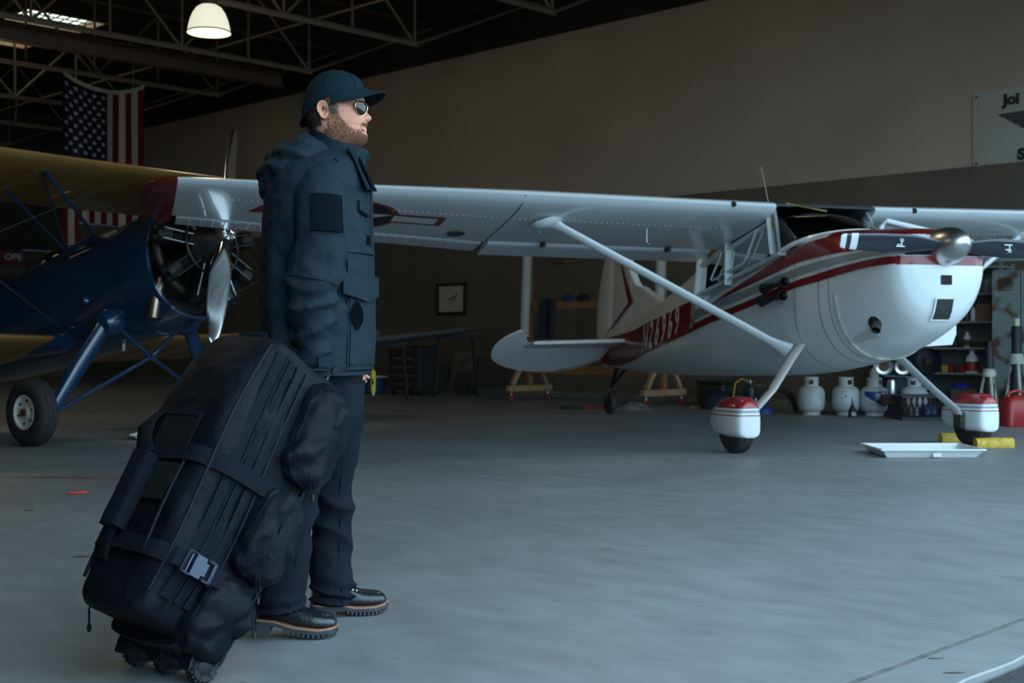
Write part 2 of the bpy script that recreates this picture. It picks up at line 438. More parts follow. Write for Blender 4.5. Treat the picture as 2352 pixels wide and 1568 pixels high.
xs_f = lin(-5.95, .22, 70); xs_c = lin(.22, 1.0, 14) + lin(1.03, 1.235, 16)
b = MB(); b.loft([body_ring(x) for x in xs_f]); fus = b.build('fuselage', WHITE, plane, 40)
b = MB(); rr = [body_ring(x, 64, .004) for x in xs_c]; b.loft(rr)
for k, f in enumerate(b.f):
    c = sum((b.v[i] for i in f), Vector()) / len(f)
    if c.z > 1.80: b.mi[k] = 1
cowl = b.build('cowling', [WHITE, RED], plane, 40)
# seams of the cowling and the firewall
SEAM = mat('panel_seam', (.05, .05, .045), .8)
def ring_seam(x, parent, w=.006):
    b = MB(); b.loft([body_ring(x - w/2, 64, .006), body_ring(x + w/2, 64, .006)], cap=False); b.build('panel_seam', SEAM, parent)
for x in (.22, .36, -.16): ring_seam(x, fus)
# rear deck behind the cabin
DECK = [(-5.9, .06, 1.03, .8), (-5.0, .14, 1.17, .85), (-4.0, .25, 1.40, .95), (-3.0, .37, 1.68, 1.05), (-2.4, .44, 1.88, 1.13), (-2.2, .46, 1.97, 1.16), (-2.08, .47, 2.0, 1.18)]
def deck_ring(x, n=28):
    hw, zt, zb = interp(DECK, x); out = []
    for k in range(n + 1):
        th = pi * k / n; c, s = cos(th), sin(th)
        out.append((x, hw * (abs(c) ** .8) * (1 if c >= 0 else -1), zb + (zt - zb) * abs(s) ** .75))
    return out
b = MB(); b.loft([deck_ring(x) for x in lin(-5.9, -2.08, 30)], closed=True); b.build('rear_deck', WHITE, plane, 40)
def deck_y(x, z):
    hw, zt, zb = interp(DECK, x); r = max(0, min(1, (z - zb) / (zt - zb)))
    s = r ** (1 / .75); return hw * max(0, 1 - s * s) ** .4
def side_y(x, z, off=.005):
    y = body_y(x, z, off)
    if x < -2.08: y = max(y, deck_y(x, z) + off)
    return y
# livery bands laid on the side skins: rows x, low z, high z
def band(name, rows, m, sides=(-1, 1), n=60, parent=fus, off=.006, nz=5):
    for sd in sides:
        b = MB(); us = lin(rows[0][0], rows[-1][0], n)
        def fn(x, t):
            lo, hi = interp(rows, x); z = lo + (hi - lo) * t
            return (x, sd * side_y(x, z, off), z)
        b.grid(fn, us, lin(0, 1, nz) if sd < 0 else lin(1, 0, nz), 0.0); b.build(name, m, parent, 60)
band('red_band', [(-1.85, 1.325, 1.33), (-1.19, 1.446, 1.505), (-.55, 1.565, 1.685), (-.1, 1.645, 1.80), (.2, 1.672, 1.84)], RED)
band('red_band', [(.2, 1.672, 1.84), (.5, 1.695, 1.84), (.9, 1.71, 1.84), (1.08, 1.715, 1.82), (1.17, 1.72, 1.79)], RED, parent=cowl, off=.012)
band('grey_band', [(-2.35, 1.17, 1.27), (-1.19, 1.345, 1.425), (-.1, 1.53, 1.60), (.22, 1.57, 1.636)], GREY)
band('grey_band', [(.22, 1.57, 1.636), (.6, 1.615, 1.67), (1.0, 1.645, 1.69), (1.12, 1.65, 1.69)], GREY, parent=cowl, off=.012)
band('red_band', [(-5.9, .66, .97), (-5.3, .64, 1.02), (-4.6, .70, 1.08), (-3.9, .82, 1.18), (-3.2, .92, 1.27), (-2.75, .99, 1.34), (-2.42, 1.04, 1.37), (-2.36, 1.05, 1.135), (-1.9, 1.125, 1.20), (-1.19, 1.238, 1.305), (-.1, 1.427, 1.49), (.22, 1.462, 1.53)], RED, n=110, nz=9)
band('red_band', [(.22, 1.462, 1.53), (.6, 1.515, 1.58), (1.0, 1.555, 1.615), (1.12, 1.56, 1.62), (1.19, 1.565, 1.62)], RED, parent=cowl, off=.012)
band('grey_band', [(-2.42, 1.08, 1.40), (-2.30, 1.10, 1.42)], GREY, n=4, off=.009)
# nose lip in red around the front, air inlets, lower grilles and exhaust
def nose_x(y, z):
    """x of the cowl front at (y, z): march back until the point is inside."""
    x = 1.235
    while x > .2:
        if body_y(x, z, .004) >= abs(y): return x
        x -= .004
    return .2
b = MB(); b.grid(lambda y, z: (nose_x(y, z) + .006, y, z), lin(-.41, .41, 44), [1.555, 1.575, 1.60, 1.625], 0)
b.build('nose_lip', RED, cowl, 60)
for sd in (-1, 1):
    b = MB(); ring = []
    b.grid(lambda y, z: (nose_x(sd * y, z) + .010, sd * y, z), lin(.14, .36, 16) if sd < 0 else lin(.36, .14, 16), lin(1.63, 1.70, 5), 0)
    b.build('air_inlet', DARK, cowl, 60)
def front_patch(nm, y0, y1, z0, z1, m, off, parent=cowl):
    b = MB(); b.grid(lambda y, z: (nose_x(y, z) + off, y, z), lin(y0, y1, 8), lin(z0, z1, 8), 0); return b.build(nm, m, parent, 60)
front_patch('intake_opening', -.045, .055, 1.40, 1.475, DARK, .008)
front_patch('intake_opening', -.085, .075, 1.125, 1.285, mat('intake_mesh', (.03, .03, .025), .8, bump=.5, bscale=200), .016)
for a, c, z0, z1 in ((-.10, -.085, 1.115, 1.295), (.075, .09, 1.115, 1.295), (-.10, .09, 1.285, 1.30), (-.10, .09, 1.11, 1.125)): front_patch('intake_frame', a, c, z0, z1, WHITE, .022)
def side_pt(x, z, sd=-1, off=.0): return Vector((x, sd * body_y(x, z, off), z))
p = side_pt(.82, 1.10)
b = MB(); b.tube([p + Vector((-.05, .10, .03)), p + Vector((.03, .0, .0)), p + Vector((.07, -.045, -.06))], [.036, .036, .038], 16, cap=False); b.build('exhaust_pipe', mat('burnt_steel', (.16, .13, .11), .5, .9), plane)
b = MB(); n_ = Vector((.35, -.92, -.25)).normalized(); M_ = axis_to(n_, p + Vector((.01, -.018, .0)))
b.lathe([(.058, 0), (.055, .006), (.0, .006)], 20, M_, cap=False); b.build('exhaust_hole', DARK, cowl)
b = MB(); b.grid(lambda x, t: (x, -body_y(x, 1.035 + .055 * (t - .5) * (1.6 - (.78 - x) * 3) - (.8 - x) * .26, .007), 1.035 + .055 * (t - .5) * (1.6 - (.78 - x) * 3) - (.8 - x) * .26), lin(.42, .76, 12), lin(0, 1, 5), 0)
b.build('exhaust_stain', mat('exhaust_soot', (.46, .43, .35), .7, col2=(.62, .61, .56), vscale=9, alpha=.28), cowl, 60)
# wing ------------------------------------------------------------
def foil(t, n=22):
    """Closed aerofoil loop, chord 0..1 in x (from the nose back), z up."""
    xs = [(1 - cos(pi * i / n)) / 2 for i in range(n + 1)]
    th = lambda x: 5 * t * (.2969 * sqrt(x) - .126 * x - .3516 * x * x + .2843 * x ** 3 - .1036 * x ** 4)
    cm = lambda x: .02 / .16 * (.8 * x - x * x) if x < .4 else .02 / .36 * (.2 + .8 * x - x * x)
    up = [(x, cm(x) + th(x)) for x in xs]; lo = [(x, cm(x) - th(x)) for x in xs]
    return up[::-1] + lo[1:-1]
INC = radians(13.0)
WROWS = [(0.0, -.50, 2.165, 1.63, .125), (2.9, -.50, 2.20, 1.63, .12), (5.55, -.62, 2.232, 1.16, .10), (5.78, -.63, 2.234, 1.12, .10), (5.92, -.70, 2.232, .98, .08), (6.0, -.82, 2.222, .72, .06), (6.04, -.98, 2.20, .40, .05)]
def wrow(s):
    s = abs(s)
    i = max(k for k in range(len(WROWS) - 1) if WROWS[k][0] <= s) if s < WROWS[-1][0] else len(WROWS) - 2
    a, c = WROWS[i], WROWS[i + 1]; t = (s - a[0]) / (c[0] - a[0]); return [a[k] + (c[k] - a[k]) * t for k in range(1, 5)]
def wpt(s, cx, cz, sd):
    xl, zl, ch, th = wrow(s)
    return (xl - ch * (cx * cos(INC) - cz * sin(INC)), sd * s, zl + ch * (-cx * sin(INC) + cz * cos(INC)))
def wing_low(s, cx, sd, off=.0):
    """Point on the lower skin."""
    xl, zl, ch, th = wrow(s)
    t = 5 * th * (.2969 * sqrt(cx) - .126 * cx - .3516 * cx * cx + .2843 * cx ** 3 - .1036 * cx ** 4)
    c = .02 / .16 * (.8 * cx - cx * cx) if cx < .4 else .02 / .36 * (.2 + .8 * cx - cx * cx)
    return wpt(s, cx, c - t - off / ch, sd)
def wing_strip(s0, s1, c0, c1, n=14, sd=1, z_off=0.0, mi=0, droop=0.0, nose=False):
    """Part of the wing between chord fractions c0..c1."""
    rings = []
    for s in lin(s0, s1, n):
        xl, zl, ch, th = wrow(s); fo = foil(th)
        loop = []
        m = 12
        T_ = lambda x: 5 * th * (.2969 * sqrt(max(x, 0)) - .126 * x - .3516 * x * x + .2843 * x ** 3 - .1036 * x ** 4)
        C_ = lambda x: .02 / .16 * (.8 * x - x * x) if x < .4 else .02 / .36 * (.2 + .8 * x - x * x)
        cx = [c0 + (c1 - c0) * (1 - cos(pi * i / m)) / 2 for i in range(m + 1)]
        up = [(x, C_(x) + T_(x) * (sqrt(max(0, 1 - ((c0 + .035 - x) / .035) ** 2)) if nose and x < c0 + .035 else 1)) for x in cx]
        lo = [(x, C_(x) - T_(x) * (sqrt(max(0, 1 - ((c0 + .035 - x) / .035) ** 2)) if nose and x < c0 + .035 else 1)) for x in cx]
        loop = [wpt(s, x, z + z_off - droop * (x - c0), sd) for x, z in up[::-1]] + [wpt(s, x, z + z_off - droop * (x - c0), sd) for x, z in lo[1 if c0 == 0 or nose else 0:]]
        rings.append(loop)
    return rings
STRK = mat('wing_white_paint', (.66, .70, .71), .28, var=.03, vscale=1.5, coat=.5)
for sd in (-1, 1):
    smax = 6.04
    b = MB(); b.loft(wing_strip(.52, 2.92, 0, .755, 12, sd)); b.loft(wing_strip(2.92, 5.78, 0, .78, 14, sd))
    wing = b.build('wing', STRK, plane, 40)
    b = MB(); b.loft(wing_strip(.56, 2.88, .765, 1.0, 10, sd, -.012, droop=.06, nose=True)); flap = b.build('flap', STRK, wing, 40)
    b = MB(); b.loft(wing_strip(2.94, 5.74, .785, 1.0, 14, sd, -.006, nose=True)); ail = b.build('aileron', STRK, wing, 40)
    for k in range(26):      # stiffening beads on the aileron skin
        s = 3.05 + k * .1035
        b = MB(); b.tube([wing_low(s, .83, sd, .008), wing_low(s, .98, sd, .010)], .006, 5); b.build('bead', STRK, ail)
    rs = []
    for s in (5.78, 5.84, 5.9, 5.95, 5.99, 6.02, 6.04):
        xl, zl, ch, th = wrow(s); rs.append([wpt(s, x, z, sd) for x, z in foil(th)])
    b = MB(); b.loft(rs); b.build('wing_tip', RED, wing, 40)
    # rivet line and panel seam on the lower skin, hinge brackets, inspection cover, tie-down ring, landing-light notch
    b = MB(); b.tube([wing_low(2.92, c, sd, .001) for c in lin(0.0, .74, 14)], .005, 5); b.build('panel_seam', SEAM, wing)
    for k in range(60):
        pass
    b = MB()
    for k in range(90):
        s = .8 + k * .052; q = Vector(wing_low(s, .27, sd, .0015)); b.box(q, (.008, .008, .004))
    b.build('rivet_line', WHITE, wing, 0)['kind'] = 'stuff'
    for s in (1.05, 2.35): b = MB(); b.box(Vector(wing_low(s, .74, sd, .02)), (.11, .025, .05)); b.build('hinge_bracket', SEAM, wing, 0)
    b = MB(); b.lathe([(.085, 0), (.08, .012), (.0, .018)], 20, axis_to((.2, 0, -1), wing_low(3.26, .64, sd)), cap=False); b.build('inspection_cover', mat('dark_cover', (.05, .045, .04), .6), wing)
    b = MB(); b.tube([wing_low(2.60, .33, sd, 0), Vector(wing_low(2.60, .33, sd, .09))], .009, 6); b.build('tie_down_ring', STEEL, wing)
    b = MB(); b.lathe([(.026, -.02), (.026, .004), (0, .005)], 12, axis_to((1, 0, .1), wpt(.95, .004, .005, sd)), cap=False); b.build('vent_hole', DARK, wing)
    b = MB(); q = Vector(wing_low(1.55, .35, sd)); b.tube([q, q + Vector((0, 0, -.13)), q + Vector((.05, 0, -.14))], .007, 6); b.build('pitot_mast', STEEL, wing)
    # strut with cuffs
    top = Vector(wing_low(2.58, .30, sd, -.03)); bot = Vector((-.33, sd * .50, .87))
    st = MB(); d = (bot - top)
    pts = [top + d * t for t in (0, .015, .03, .05, .08, .5, .92, .95, .98, 1.0)]
    st.tube(pts, [.12, .115, .09, .062, .05, .05, .05, .062, .085, .10], 18, flat=.55, up=(0, 1, 0), rot=0)
    st.build('wing_strut', WHITE, plane, 50)
    b = MB(); b.lathe([(.15, -.01), (.155, .0), (.145, .02), (.09, .055)], 24, axis_to((.15, -sd * .25, -1), Vector(wing_low(2.56, .29, sd, .0)))); b.build('strut_cuff', WHITE, wing)
# stars and bars under the wings (flat markings on the lower skin)
def under(s, c, sd, off): return wing_low(s, c, sd, off)
for sd in (-1,):
    s0, c0, ch0 = 4.27, .42, 1.38
    def flatpoly(pts, off, m, nm):
        b = MB(); vs = [under(s0 + px, max(.02, min(.97, c0 - py / ch0)), sd, off) for px, py in pts]
        b.add([under(s0 + sum(p[0] for p in pts)/len(pts), c0 - sum(p[1] for p in pts)/len(pts)/ch0, sd, off)] + vs, [(0, i + 1, (i + 1) % len(vs) + 1) for i in range(len(vs))])
        return b.build(nm, m, plane, 0)
    circ = lambda r, n=40: [(r * cos(2*pi*k/n), r * sin(2*pi*k/n)) for k in range(n)]
    ho, r = .0, .34
    for q in (-1, 1):
        sk = .10
        flatpoly([(q * .30, -.13), (q * (.80 + (sk if q > 0 else 0) - (0 if q > 0 else .0)), -.13), (q * .80, .115), (q * .30, .115)], .002, RED, 'marking_bar')
        flatpoly([(q * .34, -.085), (q * .735, -.085), (q * .735, .075), (q * .34, .075)], .004, WHITE, 'marking_bar')
    flatpoly(circ(r + .05), .003, RED, 'marking_disc'); flatpoly(circ(r), .0055, NAVY, 'marking_disc')
    star = []
    for k in range(10):
        rr_ = r if k % 2 == 0 else r * .382; a = pi / 2 + k * pi / 5; star.append((rr_ * cos(a), rr_ * sin(a)))
    flatpoly(star, .0075, WHITE, 'marking_star')
# cabin: roof, posts, glazing, instrument deck --------------------------------
def roof_pt(s, cx):
    xl, zl, ch, th = wrow(.5); t = 5 * th * (.2969 * sqrt(cx) - .126 * cx - .3516 * cx * cx + .2843 * cx ** 3 - .1036 * cx ** 4)
    c = .02 / .16 * (.8 * cx - cx * cx) if cx < .4 else .02 / .36 * (.2 + .8 * cx - cx * cx)
    return wpt(.5, cx, c + t, 1)[0], s, wpt(.5, cx, c + t, 1)[2]
b = MB(); b.grid(lambda s, c: roof_pt(s, c), lin(-.51, .51, 6), [.012, .05, .1, .2, .35, .5, .65, .80], .02); b.build('cabin_roof', mat('smoked_roof', (.06, .065, .068), .3), plane, 40)
def post(a, c, r, m=WHITE, nm='window_post', flat=.5):
    b = MB(); b.tube([a, c], r, 10, flat=flat, up=(1, 0, 0)); return b.build(nm, m, plane, 50)
def skin(x, z): return body_y(x, z, .0) if z < interp(BODY, x)[2] - .06 else .515
for sd in (-1, 1):
    q = lambda x, z, y=.515: (x, sd * y, z)
    # side frame: sill, header, posts round the door window and the rear window
    post(q(-.55, 1.74, .52), q(-.66, 2.12, .50), .042)
    post(q(-1.44, 1.50, .52), q(-1.50, 2.02, .49), .040)
    post(q(-1.50, 1.50, .52), q(-1.56, 2.02, .49), .020, mat('door_gap', (.03, .03, .03), .8), 'door_seam')
    post(q(-2.14, 1.40, .49), q(-2.10, 1.92, .46), .06)
    post(q(-.62, 2.045, .50), q(-2.12, 1.725, .475), .034, nm='window_header', flat=.8)
    post(q(-.40, 1.745, .515), q(-2.16, 1.425, .49), .042, nm='window_sill')
    b = MB(); b.add([q(-.60, 1.70), q(-1.42, 1.52), q(-1.46, 1.86, .49), q(-.68, 2.04, .50)], [(0, 1, 2, 3)]); b.build('door_window', GLASS, plane, 0)
    b = MB(); b.add([q(-1.54, 1.50), q(-2.10, 1.40, .49), q(-2.08, 1.74, .47), q(-1.56, 1.84, .485)], [(0, 1, 2, 3)]); b.build('rear_window', GLASS, plane, 0)
    # bright trim strips and tubes lying against the glass
    if sd < 0:
        def sxz(u, v):
            c = (u - 1176) / FPX; x = (c * 11.176 - 2.546) / (.309 + .951 * c); return (x, -.532, .95 + (784 - v) / FPX * (11.176 - .951 * x))
        for pts in ([(1738, 527), (1716, 590), (1708, 604), (1636, 644)], [(1659, 578), (1633, 642)], [(1669, 574), (1669, 640), (1672, 650)]):
            b = MB(); b.tube([sxz(*p) for p in pts], .011, 8); b.build('glazing_trim', WHITE, plane)
def ws(t, h):      # windscreen: t across (-1..1), h up (0..1)
    y0 = .53 * sin(t * pi / 2); x0 = -.46 + .58 * cos(t * pi / 2) ** .8
    z0 = 1.735 + .175 * cos(t * pi / 2) ** .7
    y1 = .50 * t; x1 = -.60 + .06 * (1 - t * t); z1 = 2.155
    k = h ** .85
    return (x0 + (x1 - x0) * h, y0 + (y1 - y0) * h, z0 + (z1 - z0) * k)
b = MB(); b.grid(ws, lin(-1, 1, 25), lin(0, 1, 9)); b.build('windscreen', GLASS, plane, 60)
b = MB(); b.tube([Vector(ws(t, 0)) + Vector((.008, 0, .004)) for t in lin(-1, 1, 31)], .022, 8); b.build('windscreen_trim', WHITE, plane)
for q in (-.98, .98): b = MB(); b.tube([ws(q, h) for h in lin(0, 1, 8)], .02, 8); b.build('windscreen_post', GREY, plane)
b = MB(); b.tube([body_ring(.46, 64, .012)[k] for k in range(33, 64)], .012, 6); b.build('cowl_exit_lip', mat('oily_lip', (.42, .40, .33), .6, var=.4, vscale=12), cowl)
LIN = mat('cabin_lining', (.03, .03, .032), .8)
b = MB(); b.box((-.28, 0, 1.72), (.16, .96, .32), ch=.04); b.build('instrument_panel', LIN, plane)
b = MB(); b.box((-1.2, 0, 2.05), (1.2, .9, .03), M=Matrix.Rotation(0, 4, 'Y')); b.build('headliner', LIN, plane, 0)
for y in (-.24, .24):
    b = MB(); b.box((-1.25, y, 1.55), (.12, .40, .5), M=None, ch=.05); b.build('seat_back', LIN, plane)
b = MB(); b.tube([(-.62 + .0, -.24 + .15 * cos(a), 1.70 + .11 * sin(a)) for a in lin(pi, 2 * pi, 14)], .014, 8); b.build('control_yoke', STEEL, plane)
b = MB(); b.lathe([(.045, 0), (.05, .015), (.035, .03), (.0, .03)], 16, axis_to((.6, -.6, -.3), (-.60, -.47, 2.02)), cap=False); b.build('air_vent', mat('vent_brass', (.5, .35, .12), .35, .8), plane)
b = MB(); b.tube([(-.54, -.40, 2.215), (-.42, -.05, 2.14)], .013, 8); b.build('temperature_probe', mat('brass_tube', (.8, .62, .25), .25, 1.0), plane)
b = MB(); b.tube([(-.95, -.35, 2.25), (-1.0, -.40, 2.60)], .004, 5); b.build('whip_antenna', STEEL, plane)
# port door swung open
def door_pt(a, z): return Vector((-.50 + .62 * sin(radians(10)) * a * 1.0, .53 + .80 * a, z))
dm = MB(); outline = [(.03, 1.0), (.0, 1.10), (0.0, 1.66), (.06, 2.02), (.12, 2.08), (.92, 1.93), (1.0, 1.86), (1.0, 1.02), (.95, .92), (.12, .88)]
hole = [(.10, 1.66), (.15, 1.98), (.90, 1.85), (.92, 1.52)]
b = MB(); top = [door_pt(a, z) for a, z in outline]
lowp = [(0.03, 1.0), (0, 1.10), (0, 1.60), (1.0, 1.48), (1.0, 1.02), (.95, .92), (.12, .88)]
n_ = Vector((1, -.12, 0)).normalized() * .03
vs = [door_pt(a, z) for a, z in lowp]; k = len(vs)
b.add(vs + [v - n_ for v in vs], [tuple(range(k)), tuple(range(2*k - 1, k - 1, -1))] + [(i, k + i, k + (i+1) % k, (i+1) % k) for i in range(k)])
door = b.build('cabin_door', WHITE, plane, 30)
b = MB(); b.tube([door_pt(a, z) for a, z in ((0, 1.6), (.06, 2.02), (.12, 2.08), (.90, 1.95), (.98, 1.88), (1.0, 1.48))], .024, 8); b.build('window_frame', WHITE, door)
b = MB(); b.add([door_pt(a, z) for a, z in ((.02, 1.62), (.10, 2.04), (.92, 1.90), (.98, 1.5))], [(0, 1, 2, 3)]); b.build('door_window', GLASS, door, 0)
# twin venturi horns on the starboard flank
for dx, z in ((0, 1.452), (-.03, 1.335)):
    o_ = side_pt(-.38 + dx, z, -1) + Vector((0, -.085, 0))
    b = MB(); prof = [(.050, -.19), (.044, -.17), (.034, -.08), (.020, .02), (.016, .06), (.03, .12), (.048, .19), (.043, .19), (.02, .10), (.01, .0), (.03, -.15), (.044, -.19)]
    b.lathe(prof, 20, axis_to((1, 0, .12), o_), cap=False); v = b.build('venturi_horn', BLACKP, plane)
    b = MB(); b.tube([o_, o_ + Vector((0, .1, 0))], .014, 8); b.build('bracket', BLACKP, v)
    b = MB(); b.lathe([(.012, .16), (.022, .19), (.012, .23), (.0, .235)], 12, axis_to((1, 0, .12), o_ + Vector((.02, 0, 0)))); b.build('nozzle', BLACKP, v)
# registration letters along the starboard and port flank
for sd in (-1,):
    xa, za, xb, zb = -4.08, .955, -2.72, 1.185
    d = Vector((xb - xa, 0, zb - za)); L_ = d.length; d.normalize()
    chars = 'N26969'
    for i, chh in enumerate(chars):
        t = (i + .5) / 6; x = xa + (xb - xa) * t; z = za + (zb - za) * t
        y = sd * (side_y(x, z, .012)); y2 = sd * side_y(x + .2, z + .03, .012)
        tx = Vector((.2, y2 - y, .03)).normalized(); up = Vector((-.12, 0, 1)).normalized()
        y3 = sd * side_y(x, z + .1, .012); up = Vector((-.02, y3 - y, .1)).normalized()
        nn = tx.cross(up).normalized(); up = nn.cross(tx)
        M = Matrix((tx, up, nn)).transposed().to_4x4(); M.translation = Vector((x, y, z))
        o = text('registration_letter', chh, .45, M, WHITE, fus, bold=.010, sx=.62, extrude=0)
        MO = M @ Matrix.Diagonal((.62, 1, 1, 1)); MI = MO.inverted()
        for v in o.data.vertices:
            w = MO @ v.co; w.y = sd * side_y(w.x, w.z, .016); v.co = MI @ w
# tail ----------------------------------------------------------------
def slab(poly, thick, M, nm, m, parent=plane, sub=None):
    """Thin symmetric surface from an outline, thicker in the middle than at its edge."""
    if sub:
        out = []; m_ = len(poly)
        for i in range(m_):
            p0, p1, p2, p3 = (Vector((*poly[(i + k) % m_], 0)) for k in (-1, 0, 1, 2))
            for t in (0, .25, .5, .75):
                q = .5 * ((2 * p1) + (p2 - p0) * t + (2*p0 - 5*p1 + 4*p2 - p3) * t * t + (3*p1 - p0 - 3*p2 + p3) * t ** 3)
                lin_ = p1 + (p2 - p1) * t
                out.append(tuple((lin_ if i in sub else q)[:2]))
        poly = out
    n = len(poly); cx = sum(p[0] for p in poly) / n; cy = sum(p[1] for p in poly) / n
    sc = lambda f: [(cx + (x - cx) * f, cy + (y - cy) * f) for x, y in poly]
    R = [(.25, thick/2), (.8, thick/2 * .85), (.97, thick * .28), (1.0, 0), (.97, -thick * .28), (.8, -thick/2 * .85), (.25, -thick/2)]
    b = MB(); b.loft([[(x, y, h) for x, y in sc(f)] for f, h in R], M=M); return b.build(nm, m, parent, 40)
XZ = Matrix(((1, 0, 0, 0), (0, 0, -1, 0), (0, 1, 0, 0), (0, 0, 0, 1)))      # outline (x, z) upright in the plane of symmetry
fin = slab([(-3.9, 1.36), (-4.35, 1.44), (-4.75, 1.62), (-5.05, 1.95), (-5.22, 2.20), (-5.36, 2.29), (-5.50, 2.27), (-5.62, 1.0), (-4.2, 1.15)], .10, XZ, 'tail_fin', WHITE, sub=(6, 7, 8))
rud = slab([(-5.50, 2.27), (-5.68, 2.22), (-5.95, 1.85), (-6.12, 1.35), (-6.14, .95), (-6.02, .66), (-5.75, .64), (-5.64, 1.0)], .085, XZ, 'rudder', WHITE, sub=(6, 7))
for sd in (-1, 1):     # chevron on the fin
    for nm, m_, off, sh in (('red_chevron', RED, .058, 0), ('grey_chevron', GREY, .056, .035)):
        b = MB(); pts = [(-5.28 + sh*1.2, 2.02), (-4.86 + sh, 1.44), (-5.85 + sh, .98), (-4.99 + sh * .3, 1.43)]
        vs = [(x, sd * off, z) for x, z in pts]; b.add(vs, [(0, 1, 3), (1, 2, 3)]); b.build(nm, m_, fin, 0)
for sd in (-1, 1):
    SM = T(-5.1, 0, .93) @ Matrix.Rotation(radians(-7), 4, 'Y') @ T(5.1, 0, 0)
    st = [(-4.82, sd * .10), (-4.92, sd * .6), (-5.08, sd * 1.28), (-5.42, sd * 1.34), (-5.42, sd * .08)]
    slab(st, .075, SM, 'stabilizer', WHITE)
    EM = T(-5.42, 0, .365) @ Matrix.Rotation(radians(-24), 4, 'Y') @ T(5.42, 0, 0)
    el = [(-5.43, sd * .10), (-5.43, sd * 1.36), (-5.30, sd * 1.385), (-5.06, sd * 1.41), (-5.10, sd * 1.50), (-5.24, sd * 1.62), (-5.45, sd * 1.69), (-5.70, sd * 1.64), (-5.89, sd * 1.40), (-5.99, sd * 1.0), (-5.95, sd * .5), (-5.72, sd * .16)]
    EM = T(-5.42, 0, .885) @ Matrix.Rotation(radians(-34), 4, 'Y') @ T(5.42, 0, 0)
    slab(el, .06, EM, 'elevator', WHITE, sub=(0, 1, 2, 11))
# tail wheel
tw = Vector((-5.72, 0, .14))
b = MB(); M_ = axis_to((0, 1, 0), tw); b.lathe([(.05, -.035), (.12, -.04), (.14, -.02), (.14, .02), (.12, .04), (.05, .035)], 24, M_); b.build('tail_wheel', RUBBER, plane)
b = MB(); b.tube([tw + Vector((0, .06, 0)), tw + Vector((.06, .06, .18)), tw + Vector((.06, 0, .22)), tw + Vector((.06, -.06, .18)), tw + Vector((0, -.06, 0))], .018, 8); b.tube([tw + Vector((.06, 0, .22)), (-5.5, 0, .60)], .03, 8); b.tube([tw + Vector((.08, 0, .25)), (-5.2, 0, .60)], .022, 8); b.build('tail_wheel_fork', BLACKP, plane)
# main gear: spring legs, pants, tyres
def pant_ring(t):           # t along x: row x, half width, top, bottom
    return interp([(-.40, .03, .33, .25), (-.36, .055, .37, .205), (-.24, .085, .425, .16), (-.06, .112, .475, .14), (.08, .12, .485, .135), (.18, .117, .478, .135), (.235, .107, .458, .137), (.262, .085, .425, .14), (.268, .06, .405, .145)], t)
for sd in (-1, 1):
    y0 = sd * 1.2
    leg = MB(); pth = [(-.22, sd * .44, .92), (-.17, sd * .58, .775), (-.06, sd * .82, .52), (-.01, sd * 1.03, .34), (0, sd * 1.09, .225)]
    leg.tube(pth, [.018, .018, .017, .016, .015], 12, flat=4.2, up=(1, 0, 0), rot=0); L_ = leg.build('gear_leg', WHITE, plane, 50)
    b = MB(); b.tube([Vector(p) + Vector((-.06, 0, .0)) for p in pth[1:]], .007, 6); b.build('brake_line', BLACKP, L_)
    step = MB(); b = step; b.box(Vector(pth[2]) + Vector((-.05, 0, .0)), (.03, .02, .06)); b.build('line_clamp', BLACKP, L_, 0)
    zm = .28
    def pw_(x, z):          # half width of the pant at (x, z), None outside
        hw, zt, zb = pant_ring(x)
        if z >= zm: r = (z - zm) / (zt - zm); return hw * (1 - r * r) ** .31 if r < 1 else None
        r = (zm - z) / (zm - zb); return hw * max(.0, 1 - r ** 5.7) ** .31 if r < 1 else None
    def pant_level(z, n=64):
        ok = [x for x in lin(-.40, .268, 168) if pw_(x, z) is not None]; xa, xb = ok[0], ok[-1]; out = []
        for k in range(n):
            ph = 2*pi*(k + .5)/n; x = (xa + xb)/2 + (xb - xa)/2 * cos(ph); w = pw_(x, z) or .001
            out.append((x, y0 + (w if sin(ph) > 0 else -w), z + .02 * (x - .1)))
        return out
    cuts_ = [(.1405, .322, 0, 14), (.322, .331, 1, 2), (.331, .350, 0, 3), (.350, .370, 2, 3), (.370, .386, 0, 3), (.386, .483, 1, 24)]
    b = MB()
    for za, zb_, mi_, n_ in cuts_: b.loft([pant_level(z) for z in lin(za, zb_, n_)], cap=za < .15 or zb_ > .48, mi=mi_)
    pant = b.build('wheel_pant', [WHITE, mat('aircraft_bright_red', (.30, .012, .016), .25, coat=.5), GREY], plane, 45)
    M_ = axis_to((0, 1, 0), (0.02, y0, .212))
    b = MB(); b.lathe([(.07, -.07), (.13, -.085), (.18, -.08), (.205, -.06), (.212, -.03), (.208, -.024), (.212, -.02), (.212, .02), (.208, .024), (.212, .03), (.205, .06), (.18, .08), (.13, .085), (.07, .07)], 36, M_); b.build('tyre', RUBBER, plane)
    b = MB(); b.lathe([(.02, 0), (.02, .05), (.03, .05), (.03, .065), (.0, .065)], 12, axis_to((0, -sd, 0), (0, y0 - sd * .10, .215)))
    b.box((0, y0 - sd * .135, .23), (.15, .05, .16), ch=.03); b.build('brake_caliper', mat('oily_brake', (.08, .07, .05), .5, .5, var=.5, vscale=40), pant)
    b = MB(); q = Vector((-.12, y0 + sd * .103, .22)); b.lathe([(.012, 0), (.0, .006)], 10, axis_to((0, sd, 0), q)); b.build('access_hole', DARK, pant)
